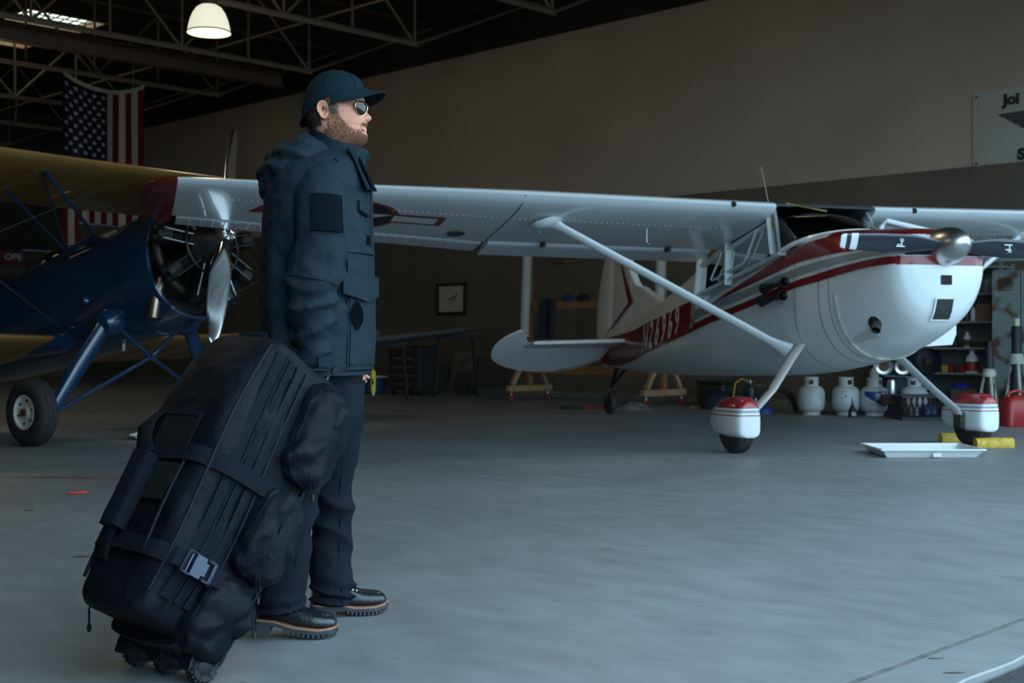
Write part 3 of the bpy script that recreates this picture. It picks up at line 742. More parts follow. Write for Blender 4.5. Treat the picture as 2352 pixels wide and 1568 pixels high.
# propeller and spinner
hub = Vector((1.30, 0, 1.70))
PM = T(*hub) @ Matrix.Rotation(radians(-1.0), 4, 'X')
BLADE = mat('propeller_black', (.018, .022, .032), .3, coat=.4)
pr = MB()
for sd in (-1, 1):
    rings = []
    for r in lin(.06, 1.0, 26):
        t = r / 1.0
        ch = interp([(.06, .09), (.2, .125), (.4, .16), (.6, .155), (.8, .135), (.93, .118), (.985, .105), (1.0, .08)], r)[0]
        tw_ = radians(interp([(.06, 55), (.3, 38), (.6, 24), (1.0, 15)], r)[0]) * sd
        th = .045 * (1 - t) + .010
        ring = []
        for k in range(14):
            a = 2*pi*k/14; cx, cz = ch/2 * cos(a), th/2 * sin(a)
            ring.append((cx * sin(tw_) * sd + cz * cos(tw_) + .01, sd * r, (cx * cos(tw_) * 1 - cz * sin(tw_) * sd)))
        rings.append(ring)
    pr.loft(rings, M=PM)
prop = pr.build('propeller', BLADE, plane, 40)
b = MB()
def blade_patch(r0, r1, sd, nm, m):
    b = MB(); rings = []
    for r in lin(r0, r1, 4):
        ch = interp([(.06, .09), (.2, .125), (.4, .16), (.6, .155), (.8, .135), (.93, .118), (.985, .105), (1.0, .08)], r)[0] + .004
        tw_ = radians(interp([(.06, 55), (.3, 38), (.6, 24), (1.0, 15)], r)[0]) * sd; th = .045 * (1 - r) + .014; ring = []
        for k in range(14):
            a = 2*pi*k/14; cx, cz = ch/2 * cos(a), th/2 * sin(a)
            ring.append((cx * sin(tw_) * sd + cz * cos(tw_) + .01, sd * r, (cx * cos(tw_) - cz * sin(tw_) * sd)))
        rings.append(ring)
    b.loft(rings, M=PM); b.build(nm, m, prop, 40)
for sd in (-1, 1):
    blade_patch(.955, 1.001, sd, 'tip_stripe', WHITE); blade_patch(.855, .915, sd, 'tip_stripe', WHITE)
for sd in (-1, 1):         # small maker's badge: wing stroke and ring
    M_ = PM @ T(.055, sd * .50, 0) @ Matrix.Rotation(pi/2, 4, 'Z') @ Matrix.Rotation(pi/2, 4, 'X')
    b = MB(); b.box((0, .025 * sd, 0), (.075, .008, .003)); b.box((.012, 0, 0), (.008, .05, .003)); b.box((-.014, -.012, 0), (.03, .007, .003)); b.tube([(.012 + .016 * cos(a), -.022 * sd + .012 * sin(a), 0) for a in lin(0, 2*pi, 12)], .003, 5)
    o = b.build('badge', WHITE, prop, 0); o.matrix_local = M_
b = MB(); b.lathe([(.150, -.06), (.152, .0), (.147, .06), (.132, .12), (.105, .18), (.068, .225), (.03, .248), (.0, .252)], 36, T(*(hub + Vector((-.06, 0, 0)))) @ axis_to((1, 0, .12))); b.build('spinner', ALU, plane)
# ================================================================ the blue biplane
BLUE = mat('gloss_blue_paint', (.006, .034, .085), .25, coat=.6)
GOLD = mat('ochre_wing_fabric', (.24, .125, .03), .42, var=.1, vscale=3, coat=.15)
ENG = mat('dark_engine_metal', (.014, .014, .015), .42, .35, var=.5, vscale=25)
CHROME = mat('mirror_polished_metal', (.78, .78, .77), .12, 1.0)
TANMET = mat('heat_tinted_steel', (.35, .28, .2), .35, .9)
BO = Vector((-3.70, 12.52, 0)); BA = radians(-36)
bip = thing('biplane', 'blue biplane with ochre wings, radial engine and polished propeller', 'airplane', BO, BA)
BF = [(-5.6, .62, .04, .18), (-5.0, .66, .10, .24), (-3.8, .82, .24, .36), (-2.9, .93, .34, .45), (-2.25, 1.02, .41, .50), (-1.5, 1.17, .46, .535), (-.8, 1.32, .49, .555), (-.1, 1.47, .51, .555), (.4, 1.58, .525, .545), (.70, 1.65, .53, .53), (.86, 1.69, .525, .525)]
def bring(x, n=48, off=0.0):
    zc, hw, hz = interp(BF, x)
    return [(x - .2 * ((hz + off) * sin(2*pi*k/n)), (hw + off) * abs(cos(2*pi*k/n)) ** .9 * (1 if cos(2*pi*k/n) >= 0 else -1), zc + (hz + off) * sin(2*pi*k/n)) for k in range(n)]
b = MB(); b.loft([bring(x) for x in lin(-5.6, .50, 50)], cap=True); bfus = b.build('fuselage', BLUE, bip, 50)
b = MB(); outer = [bring(x, 48, .012) for x in lin(.50, .84, 10)] + [bring(.89, 48, .006), bring(.895, 48, -.02)] + [bring(x, 48, -.035) for x in (.87, .7)]
b.loft(outer, cap=False); b.build('engine_cowl', BLUE, bip, 50)
b = MB(); b.loft([bring(.495, 48, .008), bring(.505, 48, .016)], cap=False); b.build('cowl_seam', SEAM, bfus)
b = MB(); b.lathe([(.49, 0), (.1, .03), (0, .03)], 40, T(.72, 0, 1.66) @ axis_to((1, 0, .22)), cap=False); b.build('firewall', mat('firewall_grey', (.02, .02, .02), .6, .5), bip)
# engine
EA = Vector((.978, 0, .208)).normalized(); EC = Vector((1.06, 0, 1.825)); EM_ = T(*EC) @ axis_to(EA)
b = MB(); b.lathe([(.20, -.28), (.235, -.12), (.24, .08), (.20, .14), (.15, .22), (.10, .28), (.07, .31), (.05, .34)], 36, EM_); b.build('crankcase', ENG, bip)
cyl = None
for k in range(9):
    a = 2 * pi * k / 9 + pi / 2
    if cyl is None:
        c = MB(); prof = []
        for i in range(12):
            z = .20 + i * .018; prof += [(.062, z), (.082, z + .002), (.082, z + .006), (.062, z + .008)]
        prof += [(.075, .42), (.085, .43), (.092, .53), (.06, .57), (.0, .575)]
        c.lathe(prof, 16); c.box((.045, 0, .575), (.06, .06, .05), ch=.015); c.box((-.045, 0, .575), (.06, .06, .05), ch=.015)
        cyl = c.build('cylinder', ENG, bip, 35); me = cyl.data; o = cyl
        p = MB(); p.tube([(.05, .10, .20), (.05, .065, .53)], .010, 6); p.build('pushrod', CHROME, cyl); p = MB(); p.tube([(-.05, .10, .20), (-.05, .065, .53)], .010, 6); p.build('pushrod', CHROME, cyl)
    else: o = copy_tree(cyl, bip)
    d = EM_.to_3x3() @ Vector((cos(a), sin(a), 0)); fwd = EA
    R_ = Matrix((fwd.cross(d).normalized(), fwd, d)).transposed().to_4x4(); R_.translation = EC; o.matrix_local = R_
rng = random.Random(5)
b = MB()
for k in range(9):
    a = 2 * pi * (k + .5) / 9 + pi / 2; e1 = EM_ @ Vector((.16 * cos(a), .16 * sin(a), -.10)); e2 = EM_ @ Vector((.40 * cos(a + .2), .40 * sin(a + .2), -.08)); e3 = EM_ @ Vector((.45 * cos(a + .25), .45 * sin(a + .25), -.02))
    b = MB(); b.tube([e1, (Vector(e1) + Vector(e2)) / 2 + Vector((-.03, 0, 0)), e2, e3], .024, 8); b.build('intake_pipe', ENG, bip)
b = MB(); b.tube([EM_ @ Vector((.43 * cos(a), .43 * sin(a), -.16)) for a in lin(.2, 2*pi - .1, 40)], .04, 10); b.build('exhaust_collector', mat('rusted_collector', (.06, .045, .035), .55, .7), bip)
b = MB(); b.tube([(.84, -.33, 1.52), (.86, -.40, 1.36), (.84, -.42, 1.17)], [.05, .05, .052], 14, cap=False); b.build('exhaust_stack', TANMET, bip)
b = MB(); b.tube([EM_ @ Vector((.30 * cos(a), .30 * sin(a), .10)) for a in lin(0, 2*pi, 30)], .014, 6); b.build('ignition_harness', ENG, bip)
# propeller, upright
HB = Vector((1.32, 0, 1.945)); PX = T(*HB) @ axis_to(EA, up=(0, 0, 1)) @ Matrix.Rotation(radians(90), 4, 'Z')
PM2 = T(*HB) @ Matrix.Rotation(radians(-12), 4, 'Y') @ Matrix.Rotation(radians(-17), 4, 'X')
pb_ = MB()
for sd in (-1, 1):
    rings = []
    for r in lin(.07, 1.09, 30):
        ch = interp([(.07, .10), (.16, .12), (.25, .16), (.45, .205), (.65, .195), (.85, .16), (1.0, .11), (1.06, .07), (1.09, .02)], r)[0]
        tw_ = radians(interp([(.07, 45), (.3, 33), (.7, 20), (1.09, 14)], r)[0]); th = interp([(.07, .10), (.2, .07), (.5, .03), (1.09, .01)], r)[0]; ring = []
        for k in range(16):
            a = 2*pi*k/16; cx, cz = ch/2 * cos(a), th/2 * sin(a)
            ring.append((cz * cos(tw_) - cx * sin(tw_), sd * (cx * cos(tw_) + cz * sin(tw_)), sd * r))
        rings.append(ring)
    pb_.loft(rings, M=PM2)
bprop = pb_.build('propeller', CHROME, bip, 50)
b = MB(); b.lathe([(.085, -.08), (.095, -.05), (.095, .05), (.085, .07), (.05, .075), (.045, .13), (.0, .14)], 28, T(*HB) @ axis_to(EA)); b.build('propeller_hub', CHROME, bprop)
for k in range(6):
    a = 2*pi*k/6; b = MB(); b.lathe([(.012, 0), (.012, .02), (0, .022)], 8, T(*HB) @ axis_to(EA) @ T(.07 * cos(a), .07 * sin(a), .072)); b.build('hub_bolt', CHROME, bprop)
b = MB(); b.lathe([(.03, .13), (.032, .15), (.02, .155), (0, .155)], 16, T(*HB) @ axis_to(EA)); b.build('hub_cap', mat('red_cap', (.3, .02, .02), .4), bprop)
# wings
def bwing(nm, xl, zl, chord, half, sd, dih, y0):
    rings = []
    for y in lin(y0, half - .35, 12) + [half - .25, half - .15, half - .07, half - .02, half]:
        t = max(0, (y - (half - .35)) / .35); f = sqrt(max(.02, 1 - t * t)); ch = chord * (.35 + .65 * f)
        x0 = xl - (chord - ch) * .45
        rings.append([(x0 - ch * (cx * .975 - cz * .225), sd * y, zl + dih * y + ch * (-cx * .225 + cz * .975) - (chord - ch) * .45 * .225) for cx, cz in foil(.11 * (.4 + .6 * f), 16)])
    b = MB(); b.loft(rings); return b.build(nm, GOLD, bip, 40)
RIB = mat('rib_tape', (.17, .09, .022), .5)
for sd in (-1, 1):
    up = bwing('upper_wing', .75, 2.52, 1.25, 4.35, sd, .006, 0.0)
    lo = bwing('lower_wing', -.43, .965, 1.15, 4.3, sd, .025, .42)
    for wing_, xl, zl, ch, dih, y0 in ((up, .75, 2.52, 1.25, .006, .3), (lo, -.43, .965, 1.15, .025, .7)):
        for k in range(10):
            y = y0 + k * .38
            b = MB(); b.tube([(xl - ch * (cx * .975 + .045 * .225), sd * y, zl + dih * y + ch * (-cx * .225 - .046)) for cx in (.15, .4, .6)] + [(xl - ch * .955, sd * y, zl + dih * y - ch * .232)], .006, 5); b.build('rib_tape', RIB, wing_)
    if sd < 0:
        b = MB(); b.tube([(-.40, sd * .44, .95), (-.5, sd * .47, .95), (-.95, sd * .45, .86)], [.12, .16, .09], 16, flat=.7); b.build('wing_root_fairing', BLUE, bip)
# cabane and interplane struts
def bstrut(a, c, r=.026, nm='strut'):
    b = MB(); b.tube([a, c], r, 10, flat=.55, up=(0, 1, 0)); return b.build(nm, BLUE, bip)
for sd in (-1, 1):
    y = lambda v: sd * v
    bstrut((.52, y(1.32), 2.44), (-.02, y(.40), 1.94), .030); bstrut((.48, y(1.32), 2.43), (-.49, y(.40), 1.82), .022)
    bstrut((-.07, y(1.30), 2.30), (-.49, y(.40), 1.82), .028); bstrut((-.02, y(.41), 1.94), (-.52, y(.41), 1.81), .03, 'strut_rail')
    bstrut((.45, y(3.2), 2.45), (-.62, y(3.15), 1.06), .028); bstrut((-.12, y(3.2), 2.32), (-1.15, y(3.15), .90), .028); bstrut((.45, y(3.2), 2.45), (-1.15, y(3.15), .92), .022)
    b = MB(); b.tube([(.35, y(.5), 2.40), (-.62, y(3.1), 1.06)], .004, 5); b.build('flying_wire', STEEL, bip)
    b = MB(); b.tube([(.52, y(3.2), 2.42), (-.3, y(.5), 1.02)], .004, 5); b.build('flying_wire', STEEL, bip)
# windscreens and cockpit rims
for x in (-.55, -1.5):
    zc, hw, hz = interp(BF, x)
    b = MB(); pts = [(x + .1, -.26, zc + hz - .03), (x, -.22, zc + hz + .19), (x, .22, zc + hz + .19), (x + .1, .26, zc + hz - .03)]
    b.tube(pts, .010, 6); b.build('windscreen_frame', BLUE, bip)
    b = MB(); b.add(pts, [(0, 1, 2, 3)]); b.build('windscreen', GLASS, bip, 0)
    b = MB(); b.tube([(x - .35 + .30 * cos(a), .27 * sin(a), interp(BF, x - .35 + .30 * cos(a))[0] + interp(BF, x - .35)[2] * .97) for a in lin(0, 2*pi, 24)], .03, 8); b.build('cockpit_coaming', BLACKP, bip)
# landing gear
for sd in (-1, 1):
    b = MB(); b.lathe([(.0, -.16), (.09, -.14), (.13, -.06), (.135, .02), (.10, .10), (.0, .13)], 24, axis_to((0, sd, -.3), (.25, sd * .44, 1.14))); b.build('gear_boss', BLUE, bip)
    b = MB(); b.tube([(.24, sd * .48, 1.12), (.16, sd * .72, .72), (.10, sd * .93, .36)], [.075, .08, .06], 16, flat=.7, up=(1, 0, 0)); b.build('gear_leg', BLUE, bip)
    b = MB(); b.tube([(.28, 0, .80), (.10, sd * .95, .29)], .020, 8); b.build('brace_tube', BLUE, bip)
    b = MB(); b.tube([(.28, 0, .80), (.27, sd * .36, 1.08)], .020, 8); b.build('brace_tube', BLUE, bip)
    W = axis_to((0, sd, 0), (0, sd * 1.1, .31))
    b = MB(); b.lathe([(.14, -.075), (.20, -.098), (.26, -.095), (.295, -.07), (.306, -.045), (.302, -.04), (.309, -.035), (.31, -.004), (.305, 0), (.31, .004), (.309, .035), (.302, .04), (.306, .045), (.295, .07), (.26, .095), (.20, .098), (.165, .085), (.14, .075)], 44, W, cap=False); b.build('tyre', RUBBER, bip)
    b = MB(); b.lathe([(.150, .06), (.158, .088), (.148, .09), (.135, .065), (.09, .05), (.06, .058), (.04, .075), (.0, .078)], 32, W); wh = b.build('wheel_rim', mat('cream_wheel', (.66, .66, .62), .45, var=.15, vscale=20), bip)
    b = MB(); b.lathe([(.035, .07), (.032, .10), (.0, .102)], 16, W); b.build('hub_cap', mat('dark_red_cap', (.13, .02, .02), .5), wh)
    for k in range(6):
        a = 2*pi*k/6 + .3; b = MB(); b.lathe([(.010, .05), (.009, .075), (0, .076)], 8, W @ T(.105 * cos(a), .105 * sin(a), 0)); b.build('wheel_bolt', ENG, wh)
b = MB(); b.box((.28, 0, .80), (.07, .08, .06), ch=.02); b.build('brace_joint', BLUE, bip)
b = MB(); b.tube([(.0, -.10, 1.0), (.02, -.12, .86)], [.02, .012], 8); b.build('drain_mast', mat('pale_metal', (.5, .52, .5), .4), bip)
b = MB(); b.lathe([(.045, 0), (.05, .03), (.03, .06), (.0, .065)], 14, axis_to((.1, -1, .2), (-.02, -.50, 1.33))); b.build('fuel_drain', BLUE, bip)
# tail, mostly beyond the frame
XZb = Matrix(((1, 0, 0, 0), (0, 0, -1, 0), (0, 1, 0, 0), (0, 0, 0, 1)))
slab([(-4.5, .95), (-5.0, 1.55), (-5.35, 1.65), (-5.75, 1.3), (-5.8, .7), (-5.5, .55)], .06, XZb, 'tail_fin', BLUE, bip)
for sd in (-1, 1): slab([(-4.7, sd * .1), (-4.9, sd * 1.2), (-5.3, sd * 1.4), (-5.75, sd * 1.0), (-5.7, sd * .1)], .05, T(0, 0, .88), 'stabilizer', BLUE, bip)
b = MB(); b.lathe([(.04, -.03), (.09, -.035), (.11, 0), (.09, .035), (.04, .03)], 20, axis_to((0, 1, 0), (-5.2, 0, .11))); b.build('tail_wheel', RUBBER, bip)
b = MB(); b.tube([(-5.2, 0, .11), (-5.1, 0, .5)], .03, 8); b.build('tail_wheel_fork', ENG, bip)
# ================================================================ the man
def wob(p, s, seed=0.0):
    return noise.noise(Vector((p.x * s + seed, p.y * s - seed, p.z * s + 2 * seed)))
def cloth_mesh(rings, name, m, parent, amp=.004, scale=9.0, seed=0.0, stretch=(1, 1, 1), cap=False, folds=None, smooth=80, thick=0.0, closed=True):
    """Loft of dense rings, then folds: ridged noise moved along the normals."""
    b = MB(); b.loft(rings, cap=cap, closed=closed)
    n = len(rings[0]); R_ = len(rings)
    c = [sum((Vector(p) for p in r), Vector()) / n for r in rings]
    out = []
    for i, r in enumerate(rings):
        for j, p in enumerate(r):
            p = Vector(p)
            du = Vector(rings[min(i+1, R_-1)][j]) - Vector(rings[max(i-1, 0)][j])
            dv = Vector(r[(j+1) % n]) - Vector(r[j-1])
            nn = dv.cross(du)
            nn = nn.normalized() if nn.length > 1e-9 else (p - c[i]).normalized()
            if closed and nn.dot(p - c[i]) < 0: nn = -nn
            q = Vector((p.x * stretch[0], p.y * stretch[1], p.z * stretch[2]))
            w = ((1 - abs(wob(q, scale * 1.3, seed)) * 2.6)) * .55 + wob(q, scale * .5, seed + 3) * .6 + (1 - abs(wob(q, scale * 2.6, seed + 7)) * 2.2) * .34
            d = amp * w
            if folds: d += folds(p, i / (R_ - 1), j / n)
            out.append(p + nn * d)
    b.v[:len(out)] = out
    o = b.build(name, m, parent, smooth)
    if thick:
        md = o.modifiers.new('thickness', 'SOLIDIFY'); md.thickness = thick; md.offset = -1
    return o
def sring(cx, cy, z, rx, ry, n=72, e=2.3, tilt=0.0):
    out = []
    for k in range(n):
        a = 2*pi*k/n; c, s = cos(a), sin(a)
        x = rx * abs(c) ** (2/e) * (1 if c >= 0 else -1)
        out.append((cx + x, cy + ry * abs(s) ** (2/e) * (1 if s >= 0 else -1), z + tilt * x))
    return out
JACK = mat('navy_shell_fabric', (.0125, .0225, .030), .7, bump=.42, bscale=20, spec=.12, var=.10, vscale=4)
JACKD = mat('dark_velcro', (.006, .008, .013), .95, spec=.05, bump=.5, bscale=500)
PANT = mat('dark_navy_twill', (.0085, .0115, .017), .85, spec=.10, bump=.45, bscale=18, var=.1, vscale=5)
CAPM = mat('deep_teal_cap_cloth', (.0075, .0195, .0255), .85, spec=.10, bump=.2, bscale=500)
BOOT = mat('black_boot_leather', (.008, .0105, .0135), .30, bump=.15, bscale=90, coat=.25)
SOLE = mat('boot_rubber_sole', (.030, .036, .042), .7)
WELT = mat('tan_welt_stitch', (.34, .16, .09), .7, var=.3, vscale=200)
SKIN = mat('skin', (.66, .275, .175), .55, spec=.25, var=.10, vscale=60, bump=.08, bscale=300)
HAIRM = mat('dark_brown_hair', (.045, .028, .020), .55)
BEARDM = mat('brown_beard', (.19, .08, .038), .7, spec=.2, var=.5, vscale=300)
GOLDF = mat('gold_wire', (.75, .58, .32), .25, 1.0)
LENS = mat('brown_mirrored_lens', (.05, .03, .025), .05, .75, spec=.9)
YM = 4.30
man = thing('person', 'man in a dark navy jacket, cap and sunglasses pulling a black wheeled bag', 'person', at(745, 1440, YM) * Vector((1, 1, 0)) if False else (at(745, 1440, YM).x, YM, 0))
MI = Matrix.Translation(-Vector(man.location))
def W(u, v, Y=YM): return MI @ at(u, v, Y)            # surveyed point in the man's own frame
kx = YM / FPX
def wx(u): return (u - 1176) * kx - man.location.x
def wz(v): return .95 + (784 - v) * kx
# ---- jacket trunk
TR = [(335, 735, 776, .055), (352, 716, 792, .082), (368, 690, 812, .128), (385, 662, 828, .178), (404, 643, 838, .211), (440, 625, 846, .232), (520, 615, 847, .236), (600, 613, 850, .228), (680, 613, 852, .226), (760, 616, 853, .230), (820, 622, 851, .236), (856, 628, 846, .238)]
def trunk(v, a, off=0.0):
    ub, uf, ry = interp(TR, v); rx = (uf - ub) / 2 * kx + off; c, s = cos(a), sin(a); e = 2.35
    return Vector((wx((ub + uf) / 2) + rx * abs(c) ** (2/e) * (1 if c >= 0 else -1), (ry + off) * abs(s) ** (2/e) * (1 if s >= 0 else -1), wz(v)))
def tfold(p, t, j):
    f = .004 * sin(p.z * 40 + wob(p, 6, 2) * 6) * max(0, 1 - abs(t - .55) * 2.2)
    a = 2 * pi * j
    if cos(a) < -.3: f += .007 * sin(a * 9 + p.z * 3) * (1 if t > .25 else 0) * min(1, (t - .25) * 4 if t > .25 else 0)
    if t > .965: f -= .010 * (t - .965) / .035
    return f
NV, NA = 120, 120
jk = cloth_mesh([[trunk(v, 2*pi*k/NA) for k in range(NA)] for v in lin(335, 858, NV)], 'jacket', JACK, man, .007, 8, 1.0, folds=tfold, thick=.006)
b = MB(); b.loft([[trunk(v, 2*pi*k/60, .004) for k in range(60)] for v in (851, 852, 858, 859)], cap=False); b.build('hem', JACK, jk)
def tpatch(nm, v0, v1, a0, a1, off, m=JACK, thick=.006, nv=14, na=14, shape=None, parent=jk):
    b = MB()
    def fn(v, a):
        t = (v - v0) / (v1 - v0); s = (a - a0) / (a1 - a0)
        vv = v + (shape(t, s) if shape else 0)
        q = trunk(vv, radians(a), off); return q + Vector((0, 0, 0)) + (q - trunk(vv, radians(a), off - .01)).normalized() * (.002 * wob(q, 30, 5))
    b.grid(fn, lin(v0, v1, nv), lin(a0, a1, na), thick); o = b.build(nm, m, parent, 50); return o
# pockets and flaps on the front (angle 0 = chest, -90 = the side towards the camera)
tpatch('pocket', 590, 640, -52, -6, .013)
tpatch('pocket_flap', 572, 588, -55, -3, .019, shape=lambda t, s: 0)
tpatch('pocket', 645, 846, -50, -2, .014, nv=24)
tpatch('pocket_flap', 638, 684, -60, 2, .027, shape=lambda t, s: t * 16 * (1 - abs(s * 2 - 1.0)) - 4 * t)
tpatch('pocket_binding', 832, 835, -50, -2, .020)
tpatch('side_seam', 690, 848, -53, -51, .012, nv=20, na=3)
b = MB()       # curved hand-pocket mouth: shade inside the opening painted as a flat dark patch
b.grid(lambda t, s: trunk(692 + 68 * t, radians(-60 + 26 * sin(pi * (t * .55 + .22)) - 17 * s * sin(pi * t)), .021), lin(0, 1, 16), lin(0, 1, 4), 0); b.build('pocket_mouth', mat('pocket_mouth_shade', (.004, .005, .006), 1.0, spec=0.0), jk)
tpatch('chest_flap', 470, 492, -34, -14, .016, m=JACK, shape=lambda t, s: 8 * s)
tpatch('chest_flap_velcro', 488, 497, -34, -16, .014, m=JACKD, shape=lambda t, s: 8 * s)
tpatch('shoulder_seam', 402, 405, -150, -20, .006, nv=3, na=24, shape=lambda t, s: 26 * s)
tpatch('placket', 360, 850, -5, 7, .012, nv=50, na=6)
tpatch('zip_pull', 545, 566, -18, -15, .016, m=JACKD, na=3)
# collar: stands open at the throat
def collar(t, h):      # t 0 (front, camera side) .. 1 round the back to the other front; h 0 low .. 1 top
    a = radians(-16) - t * radians(328)
    vt = 331 - 33 * max(0, -cos(a)) ** .8 if cos(a) < 0 else 331 + 17 * cos(a)
    vb = 400 - 52 * max(0, -cos(a)) ** .7 if cos(a) < 0 else 400 - 6 * (1 - cos(a))
    v = vb + (vt - vb) * h
    cxu = 770 + 2 * h; rx = (66 if cos(a) > 0 else 56) * kx; ry = .104 + .004 * h
    return Vector((wx(cxu) + rx * cos(a) + (.012 * h if cos(a) > .5 else 0), ry * sin(a), wz(v)))
b = MB(); b.grid(collar, lin(0, 1, 60), lin(0, 1, 10), .008); b.build('collar', JACK, jk, 60)
b = MB(); b.tube([collar(.004, h) for h in lin(0, 1, 10)], .004, 6); b.build('collar_zip', JACKD, jk)
# lapel of the outer shell, falling open
def lapel(t, s):
    u = 802 + 46 * t ** .8 + 6 * s; v = 338 + 96 * t
    return W(u - 10 * s * (1 - t), v, YM - .115 - .045 * t + .10 * s)
b = MB(); b.grid(lapel, lin(0, 1, 18), lin(0, 1, 6), .008); b.build('lapel', JACK, jk, 60)
b = MB(); b.grid(lambda t, s: lapel(t, s) + Vector((.012, .05, 0)), lin(0, 1, 18), lin(0, 1, 6), .006); b.build('lapel', JACKD, jk, 60)
# hood, bunched behind the neck
HD = [(315, 708, 722, .060), (325, 688, 752, .105), (338, 668, 775, .135), (355, 640, 788, .160), (372, 622, 790, .175), (392, 611, 780, .180), (412, 602, 752, .170), (430, 600, 722, .150), (446, 604, 690, .120), (458, 609, 664, .085), (464, 614, 645, .05)]
def hring(v, n=80):
    ub, uf, ry = interp(HD, v); return [(wx((ub + uf)/2) + (uf - ub)/2 * kx * cos(2*pi*k/n), ry * sin(2*pi*k/n), wz(v + 10 * cos(2*pi*k/n) * (1 if v < 430 else .3))) for k in range(n)]
def hfold(p, t, j): return .008 * sin(t * 21 + 3 * wob(p, 9, 4) + 2.2 * sin(4 * pi * j)) * sin(pi * t)
hood = cloth_mesh([hring(v) for v in lin(315, 464, 70)], 'hood', JACK, jk, .011, 11, 5.0, cap=True, folds=hfold)
b = MB(); b.tube([W(762, 372, 4.13), W(770, 366, 4.12), W(776, 370, 4.12), W(768, 377, 4.12)], .004, 6); b.build('cord_toggle', JACKD, hood)
# sleeves
def sleeve(rows, nm, parent, amp, seed, folds):
    """rows u, v, Y, radius x (m), radius y (m)"""
    tab = [(i, *r) for i, r in enumerate(rows)]; path = []
    for t in lin(0, len(rows) - 1, 90): path.append(interp(tab, t))
    pts = [W(p[0], p[1], p[2]) for p in path]; rings = []
    for i, p in enumerate(pts):
        d = (pts[min(i+1, 89)] - pts[max(i-1, 0)]).normalized(); y = Vector((0, 1, 0)); y = (y - d * y.dot(d)).normalized(); x = y.cross(d).normalized()
        if x.x < 0: x = -x
        rings.append([p + x * path[i][3] * cos(2*pi*k/64) + y * path[i][4] * sin(2*pi*k/64) for k in range(64)])
    return cloth_mesh(rings, nm, JACK, parent, amp, 10, seed, folds=folds, thick=.005), rings
def sfold(p, t, j):
    a = 2 * pi * j
    f = .011 * (1 - 2 * abs(sin(t * 26 + .8 * sin(a + 1) + 2.6 * wob(p, 7, 9))) ** .7) * max(0, min(1, (t - .42) * 5)) * max(0, min(1, (.93 - t) * 8))
    f += .008 * (1 - 2 * abs(sin(t * 14 + 1.6 * sin(a) + 1.5 * wob(p, 6, 4))) ** .7) * max(0, min(1, (t - .2) * 4)) * max(0, min(1, (.6 - t) * 5))
    return f
RS = [(742, 398, 4.13, .030, .030), (738, 410, 4.12, .058, .05), (735, 440, 4.095, .072, .062), (736, 500, 4.07, .077, .066), (735, 560, 4.055, .080, .067), (724, 620, 4.05, .080, .068), (716, 665, 4.045, .077, .066), (714, 710, 4.05, .069, .062), (718, 760, 4.06, .056, .055), (716, 805, 4.07, .051, .052), (716, 838, 4.08, .049, .05), (716, 850, 4.08, .047, .048)]
slv, SR = sleeve(RS, 'sleeve', jk, .0065, 2.0, sfold)
LS = [(762, 398, 4.47, .03, .03), (762, 412, 4.48, .058, .05), (762, 450, 4.50, .07, .06), (762, 540, 4.53, .072, .062), (764, 640, 4.55, .07, .062), (782, 710, 4.56, .06, .055), (790, 768, 4.56, .05, .048), (798, 790, 4.56, .047, .045)]
slv2, SR2 = sleeve(LS, 'sleeve', jk, .0045, 6.0, sfold)
def spatch(nm, i0, i1, k0, k1, off, m, parent=slv, thick=.004, R_=None):
    """Patch on the near sleeve: ring index range, angle index range (48 = towards the camera)."""
    R_ = R_ or SR; b = MB()
    def fn(i, k):
        i0_, k0_ = int(i), int(k) % 64; c = sum(R_[i0_], Vector()) / 64; p = R_[i0_][k0_]; return p + (p - c).normalized() * off
    b.grid(fn, list(range(i0, i1 + 1, 1)), list(range(k0, k1 + 1)), -thick); return b.build(nm, m, parent, 60)
spatch('arm_patch', 20, 30, 46, 58, .012, JACKD)
spatch('elbow_panel', 44, 45, 38, 60, .010, JACK); 
spatch('cuff_tab', 74, 83, 53, 60, .010, JACK); spatch('cuff_velcro', 78, 84, 46, 53, .006, JACKD)
spatch('cuff_band', 86, 89, 34, 62, .005, JACK)
# ---- trousers
def leg_rings(rows, n=64, m=110):
    tab = [(i, *r) for i, r in enumerate(rows)]; rings = []
    for t in lin(0, len(rows) - 1, m):
        u, v, Y, rx, ry = interp(tab, t); p = W(u, v, Y); rings.append([(p.x + rx * cos(2*pi*k/n), p.y + ry * sin(2*pi*k/n), p.z) for k in range(n)])
    return rings
def lfold(seed):
    def f(p, t, j):
        a = 2 * pi * j
        g = .012 * (1 - 2 * abs(sin(t * 34 + 1.0 * sin(a + seed) + 3 * wob(p, 6, seed))) ** .7) * max(0, min(1, (t - .80) * 8))
        return g + .012 * (1 - 2 * abs(sin(t * 20 + 1.4 * sin(a + seed) + 2.4 * wob(p, 5, seed))) ** .7) * max(0, 1 - abs(t - .52) * 4)
    return f
b = MB(); 
pel = [(835, 756 - 60, 838, .165), (870, 690, 836, .170), (905, 690, 832, .168), (935, 700, 824, .155)]
prow = []
for v in lin(835, 935, 24):
    ub, uf, ry = interp(pel, v); prow.append(sring(wx((ub + uf)/2), 0, wz(v), (uf - ub)/2 * kx, ry, 64))
tro = cloth_mesh(prow, 'trousers', PANT, man, .003, 7, 3.0, cap=True)
RLEG = [(768, 880, 4.22, .092, .088), (760, 950, 4.21, .095, .092), (742, 1000, 4.20, .088, .086), (712, 1070, 4.18, .078, .078), (684, 1130, 4.15, .070, .072), (672, 1190, 4.14, .068, .070), (662, 1260, 4.13, .069, .070), (652, 1330, 4.13, .072, .073), (644, 1385, 4.13, .074, .075), (640, 1408, 4.13, .072, .074)]
